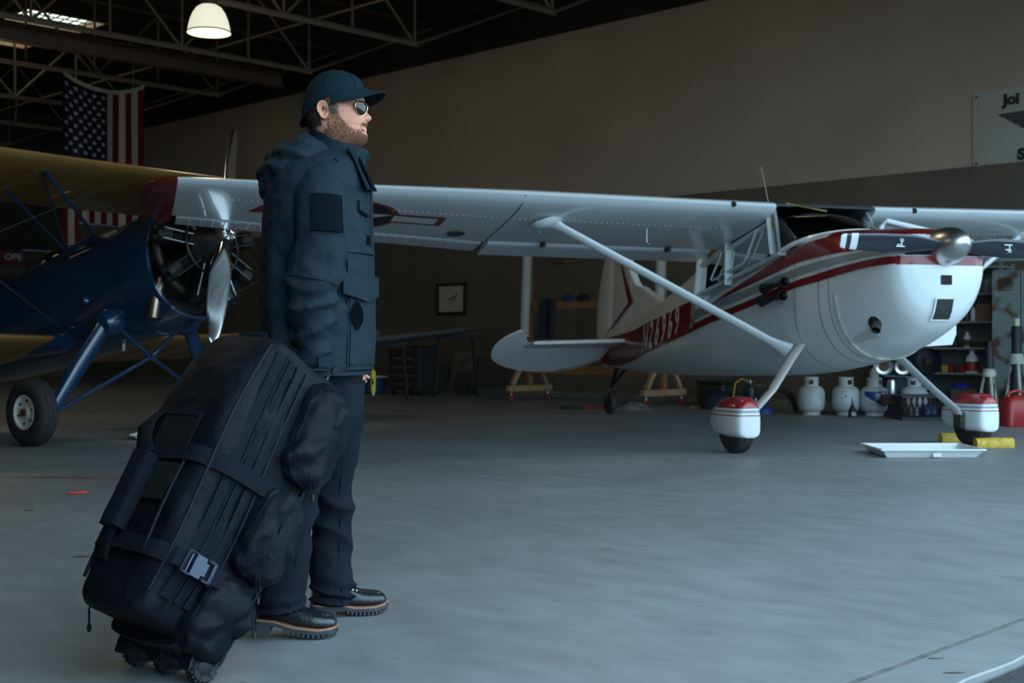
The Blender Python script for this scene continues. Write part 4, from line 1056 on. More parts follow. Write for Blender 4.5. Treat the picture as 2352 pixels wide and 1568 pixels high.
LLEG = [(768, 880, 4.39, .095, .088), (766, 950, 4.41, .098, .090), (764, 1020, 4.43, .088, .084), (762, 1090, 4.44, .075, .076), (761, 1150, 4.45, .067, .070), (763, 1220, 4.46, .068, .070), (758, 1290, 4.46, .067, .070), (765, 1345, 4.46, .072, .073), (767, 1382, 4.46, .074, .074)]
for rows, sd in ((RLEG, 1.0), (LLEG, 4.0)):
    r_ = leg_rings(rows); lg = cloth_mesh(r_, 'trouser_leg', PANT, tro, .004, 8, sd, folds=lfold(sd), thick=.004)
    b = MB(); b.tube([Vector(r[54]) + Vector((.0, -.003, 0)) for r in r_[5::4]], .0025, 5); b.build('side_seam', PANT, tro)
# ---- boots
def boot_rows(x):      # x along the foot: half width, bottom, top of the leather
    return interp([(0, .026, .036, .10), (.02, .036, .036, .12), (.06, .040, .036, .125), (.11, .040, .036, .120), (.15, .044, .033, .095), (.19, .050, .030, .082), (.23, .053, .030, .076), (.265, .048, .031, .072), (.285, .036, .034, .064), (.297, .015, .038, .052)], x)
def make_boot():
    r = bpy.data.objects.new('boot', None); COL.objects.link(r); r.empty_display_size = .05
    rings = []
    for x in lin(0.0, .297, 40):
        hw, zb, zt = boot_rows(x); ring = []
        for k in range(32):
            a = 2*pi*k/32; c, s = cos(a), sin(a); zm = zb + (zt - zb) * .35
            ring.append((x, hw * abs(c) ** .75 * (1 if c > 0 else -1), zm + ((zt - zm) * abs(s) ** (.9 if x > .13 else .6) if s >= 0 else -(zm - zb) * abs(s) ** .5)))
        rings.append(ring)
    b = MB(); b.loft(rings); up = b.build('leather_upper', BOOT, r, 60)
    b = MB(); b.loft([sring(.072 + .012 * (.15 - z) * 4, 0, z, .066 - .05 * (z - .1), .044 + .02 * (z - .1), 32) for z in lin(.08, .20, 10)], cap=True); b.build('shaft', BOOT, r, 60)
    def outline(x, e): return boot_rows(x)[0] + e
    xs = lin(-.004, .304, 60)
    def plate(z_of, h, e, nm, m, x0=-.004, x1=.304):
        b = MB(); xs_ = lin(x0, x1, 50); L_ = [(x, outline(x, e) * (1 if 0 <= x <= .297 else .8), z_of(x)) for x in xs_]
        poly = L_ + [(x, -y, z) for x, y, z in reversed(L_)]; n = len(poly)
        vs = [(x, y, z) for x, y, z in poly] + [(x, y, z + h) for x, y, z in poly]
        b.add(vs, [(i, n - 1 - i - 0, n - 2 - i, i + 1) for i in range(len(L_) - 1)] + [(n + i, n + i + 1, 2*n - 2 - i, 2*n - 1 - i) for i in range(len(L_) - 1)] + [(i, (i+1) % n, n + (i+1) % n, n + i) for i in range(n)])
        return b.build(nm, m, r, 40)
    curve = lambda x: .030 if x < .10 else .030 - .012 * min(1, (x - .10) / .06) if x < .2 else .018 + .010 * max(0, (x - .24) / .06)
    plate(lambda x: curve(x) + .004, .007, .006, 'welt', WELT); plate(lambda x: curve(x) - .006, .011, .007, 'sole', SOLE)
    plate(lambda x: .002, .026, .004, 'heel', SOLE, -.004, .088)
    k = 0
    for x in lin(.135, .295, 11):
        for sd in (-1, 1):
            hw = outline(x, .006); b = MB(); b.box((x, sd * (hw - .010), curve(x) - .011), (.009, .020, .012)); b.build('sole_lug', SOLE, r, 0)
    for x in lin(.012, .078, 4):
        for sd in (-1, 1): b = MB(); b.box((x, sd * (outline(x, .004) - .009), .0), (.012, .018, .006)); b.build('sole_lug', SOLE, r, 0)
    for i, x in enumerate((.128, .142, .157, .172)):
        z = boot_rows(x)[2] + .003
        b = MB(); b.tube([(x, -.026, z - .010), (x + .003, 0, z + .004), (x, .026, z - .010)], .003, 6); b.build('lace', BLACKP, r)
        for sd in (-1, 1): b = MB(); b.lathe([(.005, 0), (.004, .003), (.002, .003)], 10, axis_to((.3, sd * .8, .6), (x, sd * .028, z - .010))); b.build('eyelet', STEEL, r)
    b = MB(); b.tube([(.185, sd_ * .052 * (1 - abs(sd_) * .12), boot_rows(.185)[2] * (1 - .42 * abs(sd_) ** 2.2)) for sd_ in lin(-1, 1, 16)], .003, 6); b.build('toe_cap_seam', BOOT, r)
    return r
def mkparent(o): o.parent = man
boot = make_boot(); mkparent(boot)
P_ = W(560, 1440, 4.13); boot.matrix_local = T(P_.x + .002, P_.y + .0, .030) @ rotz(radians(2)) @ Matrix.Rotation(radians(6.0), 4, 'Y') @ Matrix.Diagonal((.985, 1, 1, 1))
boot2 = copy_tree(boot); boot2.parent = man
P_ = W(717, 1415, 4.44); boot2.matrix_local = T(P_.x, P_.y, .004) @ rotz(radians(17)) @ Matrix.Diagonal((.87, 1, 1, 1))
# ---- head: rows v, back u, face u, half width
HR = [(172, 756, 784, .025), (180, 738, 798, .045), (194, 722, 816, .060), (212, 709, 829, .070), (232, 700, 838, .0765), (246, 699, 838, .0775), (258, 702, 839, .077), (272, 706, 841, .0755), (286, 711, 842, .073), (294, 714, 839.5, .071), (302, 718, 842, .068), (314, 724, 845, .062), (324, 728, 843.5, .0565), (332, 731, 836, .053), (338, 733, 822, .053), (346, 734, 806, .054), (362, 733, 800, .057), (380, 730, 802, .062)]
NOSE = [(240, 0), (250, 2), (258, 5), (266, 11), (272, 15), (277, 14.5), (281, 9), (285, 2.5), (288, 0)]
LIPS = [(284, 0), (288, 3), (291.5, 5), (294, 1.0), (297, 4), (301, 3), (306, -1.0), (311, 1), (318, 1), (324, 0)]
def head_pt(v, a, off=0.0):
    ub, uf, hw = interp(HR, v); c, s = cos(a), sin(a); rx = (uf - ub) / 2 * kx + off
    e = 2.25 if c < 0 else 2.35
    x = wx((ub + uf) / 2) + rx * abs(c) ** (2/e) * (1 if c >= 0 else -1); y = (hw + off) * abs(s) ** (2/e) * (1 if s >= 0 else -1)
    if c > 0:            # the face narrows towards the front; cheek and jaw planes
        y *= 1 - .16 * c ** 1.5
        if NOSE[0][0] < v < NOSE[-1][0]: w_ = .009 + .006 * max(0, min(1, (v - 262) / 12)); x += interp(NOSE, v)[0] * kx * exp(-(y / w_) ** 2)
        if LIPS[0][0] < v < LIPS[-1][0]: x += interp(LIPS, v)[0] * kx * exp(-(y / .020) ** 2)
        if 238 < v < 264: x -= .008 * exp(-((abs(y) - .030) / .014) ** 2) * exp(-((v - 250) / 8) ** 2)
        if 255 < v < 285: x += .003 * exp(-((abs(y) - .045) / .016) ** 2) * exp(-((v - 266) / 10) ** 2)
    return Vector((x, y, wz(v)))
HYAW = T(wx(757), 0, 0) @ rotz(radians(-9)) @ T(-wx(757), 0, 0)
vs_h = lin(172, 380, 130); na = 110
body = MB(); body.loft([[HYAW @ head_pt(v, 2*pi*k/na) for k in range(na)] for v in vs_h], cap=True)
# ears
for sd in (-1, 1):
    c0 = HYAW @ Vector((wx(758.5), sd * .0785, wz(263)))
    def ear_pt(t, r):      # t round, r 0 centre .. 1 rim
        a = 2*pi*t; ru = 13.5 * kx * (1 + .10 * sin(a)); rv = 22.5 * kx * (.90 if sin(a) < 0 else 1.0); lobe = .82 if sin(a) < -.3 else 1
        x = ru * cos(a) * r * lobe * 1.0 - .10 * rv * sin(a) * r; z = rv * sin(a) * r
        lift = .013 * (r ** 1.6) - .004 * sin(pi * min(1, r * 1.15)) - (.006 if r > .95 else 0) + .0045 * exp(-((r - .52) / .12) ** 2) * (1 if sin(a) > -.4 else .3)
        back = 1 - .75 * max(0, cos(a)) ** 1.2
        return c0 + Vector((x, sd * (lift * back + .001), z))
    rs = [[ear_pt(k / 36, r) for k in range(36)] for r in (.05, .18, .3, .4, .5, .58, .68, .8, .88, .94, 1.0)]
    rim = [p + Vector((0, -sd * .012, 0)) for p in rs[-1]]
    body.loft(rs + [rim], cap=True)
# forearm, hands (palm, five bent fingers each)
def hand(base, d, up, side, curl):
    """base wrist, d along the hand, up = back of the hand, side = towards the thumb."""
    d, up = Vector(d).normalized(), Vector(up).normalized(); sd_ = d.cross(up).normalized() * side; up = sd_.cross(d).normalized() * side * (1 if side > 0 else 1)
    if up.dot(Vector(up)) < 0: up = -up
    P = lambda a, b_, c: Vector(base) + d * a + sd_ * b_ + up * c
    rings = []
    for a, w_, th in ((-.06, .027, .021), (-.02, .028, .020), (.01, .032, .019), (.04, .039, .017), (.075, .042, .015), (.095, .040, .012)):
        rings.append([P(a, w_ * cos(2*pi*k/20), th * sin(2*pi*k/20)) for k in range(20)])
    body.loft(rings, cap=True)
    for off, ln, r in ((.030, .075, .0085), (.010, .083, .009), (-.011, .078, .0085), (-.031, .060, .0075)):
        p = P(.088, off, 0); dd = d.copy(); pts = [P(.07, off, 0), p]; ax = sd_
        for seg, an in ((.45, curl[0]), (.30, curl[1]), (.25, curl[2])):
            R_ = Matrix.Rotation(radians(an) * side, 4, ax); dd = R_.to_3x3() @ dd; p = p + dd * ln * seg; pts.append(p)
        body.tube(pts, [r * 1.05, r * 1.05, r, r * .92, r * .75], 12)
    p0, p1 = P(.015, .022, -.004), P(.04, .050, -.012); p2 = p1 + d * .030 + sd_ * .006 - up * .012; p3 = p2 + d * .024 - sd_ * .008 - up * .010
    body.tube([p0, p1, p2, p3], [.014, .0125, .0105, .008], 12)
hand(W(722, 852, 4.09), (.10, .06, -1), (.15, -1, 0), 1, (55, 70, 45))
hand(W(803, 793, 4.56), (.20, -.03, -1), (.3, 1, 0), -1, (25, 35, 20))
# the rest of the figure, inside the clothes: arms, trunk and legs of the same skin
def limb(pts, rs): body.tube([W(*p) for p in pts], rs, 20)
limb([(757, 330, 4.30), (745, 400, 4.30), (735, 470, 4.30), (738, 600, 4.30), (745, 720, 4.30), (760, 830, 4.30), (765, 880, 4.30)], [.055, .10, .125, .125, .115, .125, .11])
limb([(750, 415, 4.30), (738, 425, 4.17), (735, 500, 4.08), (720, 640, 4.05), (716, 740, 4.06), (721, 860, 4.09)], [.06, .055, .052, .045, .040, .026])
limb([(760, 415, 4.30), (762, 425, 4.44), (762, 540, 4.53), (764, 640, 4.55), (784, 740, 4.56), (803, 800, 4.56)], [.06, .055, .052, .045, .040, .026])
limb([(765, 870, 4.26), (760, 950, 4.21), (712, 1070, 4.18), (684, 1130, 4.15), (662, 1260, 4.13), (640, 1400, 4.13)], [.08, .075, .06, .052, .05, .038])
limb([(768, 870, 4.34), (766, 950, 4.41), (762, 1090, 4.44), (761, 1150, 4.45), (760, 1290, 4.46), (750, 1385, 4.45)], [.08, .075, .06, .052, .05, .038])
skin = body.build('body', SKIN, man, 60)
md = skin.modifiers.new('one_skin', 'REMESH'); md.mode = 'VOXEL'; md.voxel_size = .0028; md.use_smooth_shade = True
ms = skin.modifiers.new('relax', 'SMOOTH'); ms.iterations = 2; ms.factor = .5
bpy.context.view_layer.update()
_me = bpy.data.meshes.new_from_object(skin.evaluated_get(bpy.context.evaluated_depsgraph_get()))
skin.modifiers.clear(); skin.data = _me; _me.name = 'body'
# wrist and forearm cores inside the sleeves, shins inside the trousers belong to the same skin
# ---- beard, hair
def strands(nm, m, count, pick, length, droop, seed, wid=.0006, parent=man):
    rg = random.Random(seed); b = MB()
    while count > 0:
        r = pick(rg)
        if r is None: continue
        v, a = r; count -= 1
        p = HYAW @ head_pt(v, a, .0); q = HYAW @ head_pt(v, a, .01); nn = (q - p).normalized()
        dn = Vector((rg.uniform(-.3, .3), rg.uniform(-.3, .3), -1)); tdir = (dn - nn * dn.dot(nn)).normalized()
        if droop[1]: tdir = (tdir + Vector((-droop[1], 0, 0))).normalized()
        L_ = length * rg.uniform(.5, 1.3); d0 = (nn * (1 - droop[0]) + tdir * droop[0]).normalized()
        s_ = nn.cross(tdir).normalized() * wid
        p1 = p + d0 * L_ * .5; p2 = p1 + (d0 * .5 + tdir * .7).normalized() * L_ * .5
        p -= nn * .001
        b.add([p - s_, p + s_, p1 + s_ * .8, p1 - s_ * .8, p2], [(0, 1, 2, 3), (3, 2, 4)])
    o = b.build(nm, m, parent, 0); o['kind'] = 'stuff'; return o
def pick_beard(rg):
    v = rg.uniform(258, 340); a = rg.uniform(-2.0, 2.0); aa = abs(a)
    lo = interp([(0, 302), (.22, 303), (.40, 290), (.55, 300), (.85, 298), (1.15, 288), (1.32, 268), (1.40, 256), (1.62, 256), (1.75, 290), (2.0, 312)], aa)[0]
    if aa < .36 and 283.5 < v < 290.5: return (v, a)
    if aa < .20 and v < 305: return None
    if v < lo + rg.uniform(-3, 6): return None
    if aa > 1.7 and v < 300: return None
    return (v, a)
strands('beard', BEARDM, 6600, pick_beard, .0078, (.78, 0), 11, .00068)
def pick_hair(rg):
    a = pi + rg.uniform(-1.75, 1.75); v = rg.uniform(226, 303); d = abs(a - pi)
    lo = 300 - 10 * (d / 1.5) ** 2 if d < 1.05 else interp([(1.05, 262), (1.3, 250), (1.75, 262)], d)[0]
    return (v, a) if v < lo else None
strands('hair', HAIRM, 5200, pick_hair, .020, (.86, .25), 12, .0009)
# sideburn and hair under the cap edge as a close shell
b = MB(); b.grid(lambda v, a: HYAW @ head_pt(v, a, .0035), lin(215, 296, 16), lin(pi - 1.25, pi + 1.25, 30), .0); b.build('hair_base', HAIRM, man, 60)
def pick_side(rg):
    sd = rg.choice((-1, 1)); v = 226 + 40 * rg.random() ** 1.3; return (v, sd * rg.triangular(1.26, 1.54, 1.42))
strands('sideburn_hair', HAIRM, 900, pick_side, .009, (.9, .1), 13, .0008)
# eyebrow, sunglasses
gl = bpy.data.objects.new('sunglasses', None); COL.objects.link(gl); gl.parent = man; gl.empty_display_size = .03
for sd in (-1, 1):
    lc = HYAW @ Vector((wx(840.5), sd * .0325, wz(252))); nrm = HYAW.to_3x3() @ Vector((1, sd * .42, -.08)).normalized()
    X_, Y_, Z_ = frame_from(nrm)
    def lens_pt(t, r):
        a = 2*pi*t; hx = .0275 * (1 + .10 * (sin(a) < 0) * 0); w_ = .0315 * cos(a); h_ = .0262 * sin(a)
        if sin(a) < 0: h_ *= 1.10; w_ *= (1 - .22 * abs(sin(a)) ** 2)
        else: h_ *= .82; w_ *= 1 + .04 * sin(a)
        return lc + X_ * w_ * r + Y_ * h_ * r - Z_ * (.004 * r * r)
    b = MB(); b.loft([[lens_pt(k/32, r) for k in range(32)] for r in (.02, .3, .6, .85, .99)], cap=True); b.build('lens', LENS, gl, 80)
    b = MB(); b.tube([lens_pt(k/40, 1.0) for k in range(41)], .0014, 6, cap=False); b.build('rim', GOLDF, gl)
    p0 = lens_pt(.06 if sd > 0 else .44, 1.03); p0 = max((lens_pt(k/32, 1.02) for k in range(32)), key=lambda q: sd * (HYAW.inverted() @ q).y + .5 * q.z)
    p1 = HYAW @ Vector((wx(826), sd * .073, wz(245.5))); p2 = HYAW @ Vector((wx(776), sd * .0815, wz(246))); p3 = HYAW @ Vector((wx(752), sd * .083, wz(247))); p4 = HYAW @ Vector((wx(742), sd * .081, wz(258)))
    b = MB(); b.tube([p0, p1, p2, p3, p4], .0014, 6); b.build('temple_arm', GOLDF, gl)
b = MB(); b.tube([HYAW @ Vector((wx(845), y, wz(249) + .002 * (1 - (y/.012)**2))) for y in lin(-.012, .012, 7)], .0013, 6); b.build('bridge', GOLDF, gl)
b = MB(); b.tube([HYAW @ Vector((wx(846), y, wz(243.5))) for y in lin(-.020, .020, 7)], .0013, 6); b.build('brow_bar', GOLDF, gl)
# ---- cap
cap = bpy.data.objects.new('baseball_cap', None); COL.objects.link(cap); cap.parent = man; cap.empty_display_size = .05
def cap_pt(az, t, off=0.0):
    """az 0 = front; t 0 base .. 1 crown."""
    c, s = cos(az), sin(az)
    bx, by = wx(763) + (.106 + off) * c, (.0865 + off) * s
    vb = 241 - 28 * c + (22 * max(0, -c) ** 1.2 if c < 0 else 0) - 4 * abs(s)
    f = (1 - t ** 2.3) ** .52 if t < 1 else 0.0
    zb = wz(vb); zt = wz(162.5 - off / kx)
    z = zb + (zt - zb) * t ** (.92)
    lean = wx(766) - wx(763)
    return HYAW @ Vector((wx(763) + lean * t + (bx - wx(763)) * f, by * f, z))
b = MB(); b.loft([[cap_pt(2*pi*k/72, t) for k in range(72)] for t in [0, .04, .1, .2, .3, .4, .5, .6, .7, .78, .85, .9, .94, .97, .985, .995]], cap=False)
o = b.build('crown', CAPM, cap, 80)
b = MB(); b.tube([cap_pt(2*pi*k/72, .015, .001) for k in range(73)], .0022, 5, cap=False); b.build('crown_hem', CAPM, cap)
for k in range(6):
    az = pi / 6 + k * pi / 3; b = MB(); b.tube([cap_pt(az, t, .0008) for t in lin(.02, .97, 20)], .0016, 5); b.build('crown_seam', CAPM, cap)
b = MB(); b.lathe([(.009, 0), (.008, .004), (.0, .006)], 14, T(*cap_pt(0, .999)) @ T(-.004, 0, -.002)); b.build('crown_button', CAPM, cap)
for k in (1, 2, 4, 5):
    az = k * pi / 3; b = MB(); q = cap_pt(az, .62, .001); b.lathe([(.004, 0), (.003, .001), (.0015, .001)], 10, axis_to(q - cap_pt(az, .62, -.02), q)); b.build('eyelet', CAPM, cap)
HYI = HYAW.inverted()
def brim_pt(s, r):     # s -1..1 across, r 0 at the crown .. 1 at the edge
    az = s * radians(78); p = HYI @ cap_pt(az, .03, .001)
    reach = .076 * (cos(s * pi / 2) ** .55) * r
    q = p + Vector((reach, 0, 0)); y_ = q.y
    arch = .034 * (abs(y_) / .085) ** 1.9
    z0 = wz(211) - .010 * r - arch * (.35 + .9 * r)
    q.z = p.z * (1 - min(1, r * 2.2)) + z0 * min(1, r * 2.2)
    return HYAW @ q
b = MB(); b.grid(brim_pt, lin(-1, 1, 41), lin(0, 1, 14), .004); b.build('brim', CAPM, cap, 60)
for rr_ in (.35, .55, .75, .93):
    b = MB(); b.tube([brim_pt(s, rr_) + Vector((0, 0, .0012)) for s in lin(-.93, .93, 40)], .0009, 4); b.build('brim_stitching', CAPM, cap)
# ================================================================ the wheeled duffel bag
BAGM = mat('black_ballistic_nylon', (.0032, .0046, .0075), .62, bump=.40, bscale=15, var=.15, vscale=6, spec=.16)
WEB = mat('black_webbing', (.0058, .0085, .0135), .7, spec=.12, bump=.4, bscale=300)
PIPE = mat('black_piping', (.0075, .011, .018), .6, spec=.15)
VINYL = mat('clear_vinyl_window', (.016, .016, .014), .12, coat=.6, bump=.35, bscale=22)
BUCK = mat('blue_black_buckle', (.035, .052, .085), .35)
TAU = radians(33.5); WD = Vector((.77, -.638, 0)).normalized(); FW = Vector((.638, .77, 0)).normalized()
LD = FW * sin(TAU) + Vector((0, 0, cos(TAU))); ND = -FW * cos(TAU) + Vector((0, 0, sin(TAU)))
BM = Matrix((WD, LD, ND)).transposed().to_4x4(); BM.translation = Vector((-.978, 3.675, .048))
bag = thing('wheeled_duffel_bag', 'large black wheeled duffel bag leaning back behind the walking man', 'bag', M=BM)
HX, HZ, ZC, L0, L1 = .184, .192, .126, .030, .915
GR = Vector((0, -cos(TAU), -sin(TAU)))      # straight down, in the bag's frame
def bend(y):
    t = (y - (L0 + L1)/2) / ((L1 - L0)/2); t = max(-1, min(1, t))
    f = (1 - abs(t) ** 7) ** (1/5) if abs(t) < 1 else 0
    return f, t
def bag_ring(y, off=0.0, n=112):
    f, t = bend(y); e = 4.6; sag = 1 + .05 * cos(t * 2.6); out = []
    for k in range(n):
        a = 2*pi*k/n; c, s = cos(a), sin(a)
        x = (HX * (.55 + .45 * f) * sag + off) * abs(c) ** (2/e) * (1 if c >= 0 else -1)
        z = ZC + (HZ * (.62 + .38 * f) * sag + off) * abs(s) ** (2/e) * (1 if s >= 0 else -1) + .012 * sin(t * 3)
        out.append((x, y, z))
    return out
def bag_a(x, y, off=0.0):          # point on the front face (z outwards)
    f, t = bend(y); sag = 1 + .05 * cos(t * 2.6); h = HX * (.55 + .45 * f) * sag; q = min(.995, abs(x) / h)
    return Vector((x, y, ZC + (HZ * (.62 + .38 * f) * sag) * (1 - q ** 4.6) ** (1/4.6) + .012 * sin(t * 3) + off))
def bag_b(y, z, off=0.0, sd=1):    # point on the flank (x outwards)
    f, t = bend(y); sag = 1 + .05 * cos(t * 2.6); h = HZ * (.62 + .38 * f) * sag; q = min(.995, abs(z - ZC - .012 * sin(t * 3)) / h)
    return Vector((sd * (HX * (.55 + .45 * f) * sag * (1 - q ** 4.6) ** (1/4.6) + off), y, z))
def bfold(p, t, j):
    return .006 * sin(p.y * 30 + 5 * wob(p, 5, 3)) * max(0, 1 - t * 2.2) + .004 * sin(p.y * 17 + p.x * 20 + 3 * wob(p, 7, 1))
ys = [L0 + .0005] + [L0 + (L1 - L0) * (1 - cos(pi * i / 90)) / 2 for i in range(1, 90)] + [L1 - .0005]
main = cloth_mesh([bag_ring(y) for y in ys], 'main_compartment', BAGM, bag, .006, 7, 8.0, cap=True, folds=bfold)
# piping and zip tape along the edges
def edge_line(sx, sz, off=.006, inset=0.0, y0=.06, y1=.90):
    out = []
    for y in lin(y0, y1, 50):
        f, t = bend(y); sag = 1 + .05 * cos(t * 2.6); a = .5 ** (1/4.6)
        out.append(Vector((sx * (HX * (.55 + .45 * f) * sag * a + off - inset * (sz > 0)), y, ZC + sz * (HZ * (.62 + .38 * f) * sag * a + off) + .012 * sin(t * 3))))
    return out
for sx in (-1, 1):
    b = MB(); b.tube(edge_line(sx, 1, .005, y0=.10, y1=.88), .0055, 8); b.build('piping', PIPE, main)
    b = MB(); b.tube(edge_line(sx, -1, .004, y0=.10, y1=.88), .006, 8); b.build('piping', PIPE, main)
for z_, nm, w_, m_ in ((.245, 'zip_flap', .016, WEB), (.205, 'zip_tape', .010, WEB), (.165, 'zip_flap', .014, BAGM), (.135, 'piping_band', .004, PIPE)):
    b = MB(); b.grid(lambda y, t: bag_b(y, z_ + .012 * sin(bend(y)[1] * 3) + w_ * (t - .5) * 2, .0065 + .002 * cos((t - .5) * 2)), lin(.10, .875, 60), lin(0, 1, 5), .004); b.build(nm, m_, main, 50)
b = MB()
for k in range(140):
    y = .075 + k * .0058; p = bag_b(y, .225 + .012 * sin(bend(y)[1] * 3), .0095); b.box(p, (.003, .003, .008))
b.build('zip_teeth', PIPE, main, 0)['kind'] = 'stuff'
# flank pockets (upper, middle, lower): puffed pouches
def pouch(nm, y0, y1, z0, z1, h, seed, e=3.5, parent=bag, top_fold=True):
    rings = []; n = 72
    for i, t in enumerate(lin(0, 1, 34)):
        lift = t; s = (1 - t ** 3.2) ** .45 if t < 1 else .0
        s = max(s, .04); ring = []
        for k in range(n):
            a = 2*pi*k/n; c, sn = cos(a), sin(a)
            yy = (y0 + y1)/2 + (y1 - y0)/2 * (.72 + .28 * s if t < .999 else .7) * (s if t > .55 else 1) ** .35 * abs(c) ** (2/e) * (1 if c >= 0 else -1)
            zz = (z0 + z1)/2 + (z1 - z0)/2 * (.70 + .30 * s) * (s if t > .55 else 1) ** .35 * abs(sn) ** (2/e) * (1 if sn >= 0 else -1)
            base = bag_b(min(.9, max(.05, yy)), zz, 0).x
            ring.append((base - .02 + (h + .02) * t ** .8, yy, zz))
        rings.append(ring)
    def pf(p, t, j): return (.007 * sin(p.z * 60 + p.y * 25 + 5 * wob(p, 9, seed)) + .005 * sin(p.y * 55 + 4 * wob(p, 8, seed + 2))) * min(1, t * 2)
    return cloth_mesh(rings, nm, BAGM, parent, .007, 11, seed, cap=True, folds=pf)
p1 = pouch('upper_pocket', .565, .885, -.075, .115, .070, 2.0)
p2 = pouch('middle_pocket', .25, .53, -.075, .120, .068, 5.0)
p3 = pouch('lower_pocket', .01, .225, -.06, .150, .060, 9.0)
b = MB(); b.box((HX + .073, .40, .03), (.004, .15, .030), ch=.001); o = b.build('velcro_strip', mat('velcro_black', (.003, .0035, .005), .95, bump=.6, bscale=400), p2, 0)
for pk, (y, z) in ((p1, (.59, .02)), (p2, (.255, .04)), (p3, (.17, .0))):
    x0 = HX + .062
    for dz in (-.008, .008):
        b = MB(); b.tube([(x0, y + .02, z + dz * .3), (x0 + .014, y - .005, z + dz), Vector((x0 + .016, y - .005, z + dz)) + GR * .045], .0022, 6); b.build('draw_cord', WEB, pk)
    b = MB(); b.tube([Vector((x0 + .016, y - .005, z)) + GR * .043, Vector((x0 + .016, y - .005, z)) + GR * .062], .0045, 8); b.build('cord_lock', BLACKP, pk)
# compression straps: over the front face and round the camera-side edge
def strap(nm, y_a, y_b, x0, x1, wid, zend, off=.014):
    path = []
    for t in lin(0, 1, 40):
        x = x0 + (min(x1, .168) - x0) * t; y = y_a + (y_b - y_a) * t * .6; path.append(bag_a(x, y, off) if abs(x) < .150 else bag_a(math.copysign(.150, x), y, off) + Vector((x - math.copysign(.150, x), 0, -(abs(x) - .150) * 1.2)))
    for t in lin(0, 1, 24):
        z = .262 + (zend - .262) * t; path.append(bag_b(y_a + (y_b - y_a) * (.6 + .4 * t), z, off + .004))
    b = MB(); rows = [[p + Vector((0, -wid/2, 0)), p + Vector((0, wid/2, 0))] for p in path]
    b.grid(lambda i, j: rows[i][j], list(range(len(rows))), [0, 1], -.003); return b.build(nm, WEB, bag, 50)
st1 = strap('compression_strap', .475, .50, -.165, .18, .050, .05)
st2 = strap('compression_strap', .215, .20, -.165, .18, .050, .13)
# side-release buckle on the lower strap, at the edge
p_ = bag_a(.150, .212, .030); bk = MB()
BKM = Matrix.Translation(Vector((.216, .205, .215))) @ Matrix.Rotation(radians(78), 4, 'Y')
buckle = bpy.data.objects.new('side_release_buckle', None); COL.objects.link(buckle); buckle.parent = bag; buckle.matrix_local = BKM; buckle.empty_display_size = .03
def bp(nm, fn, m=BUCK, s=30):
    b = MB(); fn(b); return b.build(nm, m, buckle, s)
bp('buckle_body', lambda b: (b.prism([(-.020, -.030), (.012, -.030), (.014, -.018), (.024, -.018), (.024, .018), (.014, .018), (.012, .030), (-.020, .030)], .010, z0=.004)))
bp('buckle_prong_frame', lambda b: (b.box((.045, 0, .009), (.010, .062, .010), ch=.003), b.box((.034, .028, .009), (.026, .006, .010), ch=.002), b.box((.034, -.028, .009), (.026, .006, .010), ch=.002)))
bp('buckle_web_bar', lambda b: (b.box((-.044, 0, .009), (.008, .064, .010), ch=.003), b.box((-.030, .030, .009), (.028, .006, .010), ch=.002), b.box((-.030, -.030, .009), (.028, .006, .010), ch=.002), b.box((-.030, 0, .006), (.006, .056, .005), ch=.001)))
bp('strap_tail', lambda b: b.box((.038, 0, .002), (.10, .048, .003)), WEB)
bp('strap_tail', lambda b: b.box((-.052, 0, .002), (.05, .048, .003)), WEB)
# front face: card windows, zipped panel edge, wrapped carry handle
b = MB(); b.grid(lambda y, x: bag_a(x, y, .010), lin(.50, .60, 8), lin(-.07, .085, 10), .005); cw = b.build('card_window', VINYL, bag, 50)
b = MB(); b.grid(lambda y, x: bag_a(x, y, .014), lin(.597, .613, 3), lin(-.078, .094, 10), .005); b.build('window_binding', WEB, cw, 50)
b = MB(); b.grid(lambda y, x: bag_a(x, y, .014), lin(.495, .61, 8), lin(.082, .094, 3), .005); b.build('window_binding', WEB, cw, 50)
b = MB(); b.grid(lambda y, x: bag_a(x + .02 * sin((y - .45) * 12), y, .011), lin(.34, .45, 10), lin(-.005, .095, 8), .005); b.build('document_sleeve', VINYL, bag, 50)
b = MB(); b.tube([bag_a(.105 - .012 * sin((y - .15) * 10), y, .014) for y in lin(.19, .46, 24)], .005, 8); b.build('panel_piping', PIPE, bag)
HND = MB(); hr = []
for t in lin(0, 1, 20):
    y = .235 + .225 * t; c = bag_a(-.055 + .010 * t, y, .034)
    hr.append([c + Vector((.042 * abs(cos(2*pi*k/28)) ** .55 * (1 if cos(2*pi*k/28) >= 0 else -1), 0, .026 * abs(sin(2*pi*k/28)) ** .6 * (1 if sin(2*pi*k/28) >= 0 else -1))) for k in range(28)])
hw_ = cloth_mesh(hr, 'handle_wrap', WEB, bag, .002, 20, 3, cap=True)
b = MB(); b.tube([bag_a(-.06, .15, .012), bag_a(-.058, .20, .03), bag_a(-.055, .24, .034)], .024, 10, flat=.25, up=(0, 0, 1)); b.build('carry_handle_web', WEB, bag)
b = MB(); b.tube([bag_a(-.045, .46, .034), bag_a(-.07, .50, .045), bag_a(-.10, .56, .035), bag_a(-.115, .60, .012)], .026, 10, flat=.25, up=(0, 0, 1)); b.build('carry_handle_web', WEB, bag)
b = MB(); b.tube([bag_a(-.150, .49, .006), bag_a(-.160, .55, .035), bag_a(-.152, .61, .006)], .022, 10, flat=.22, up=(0, 0, 1)); b.build('side_strap_loop', WEB, bag)
b = MB(); b.box((-.188, .255, .27), (.035, .052, .006), ch=.002); b.build('strap_end_tab', WEB, bag, 0)
b = MB(); b.tube([(-.182, .44, .25), (-.20, .45, .262), (-.205, .43, .262), (-.19, .415, .25)], .003, 6); b.build('cord_loop', WEB, bag)
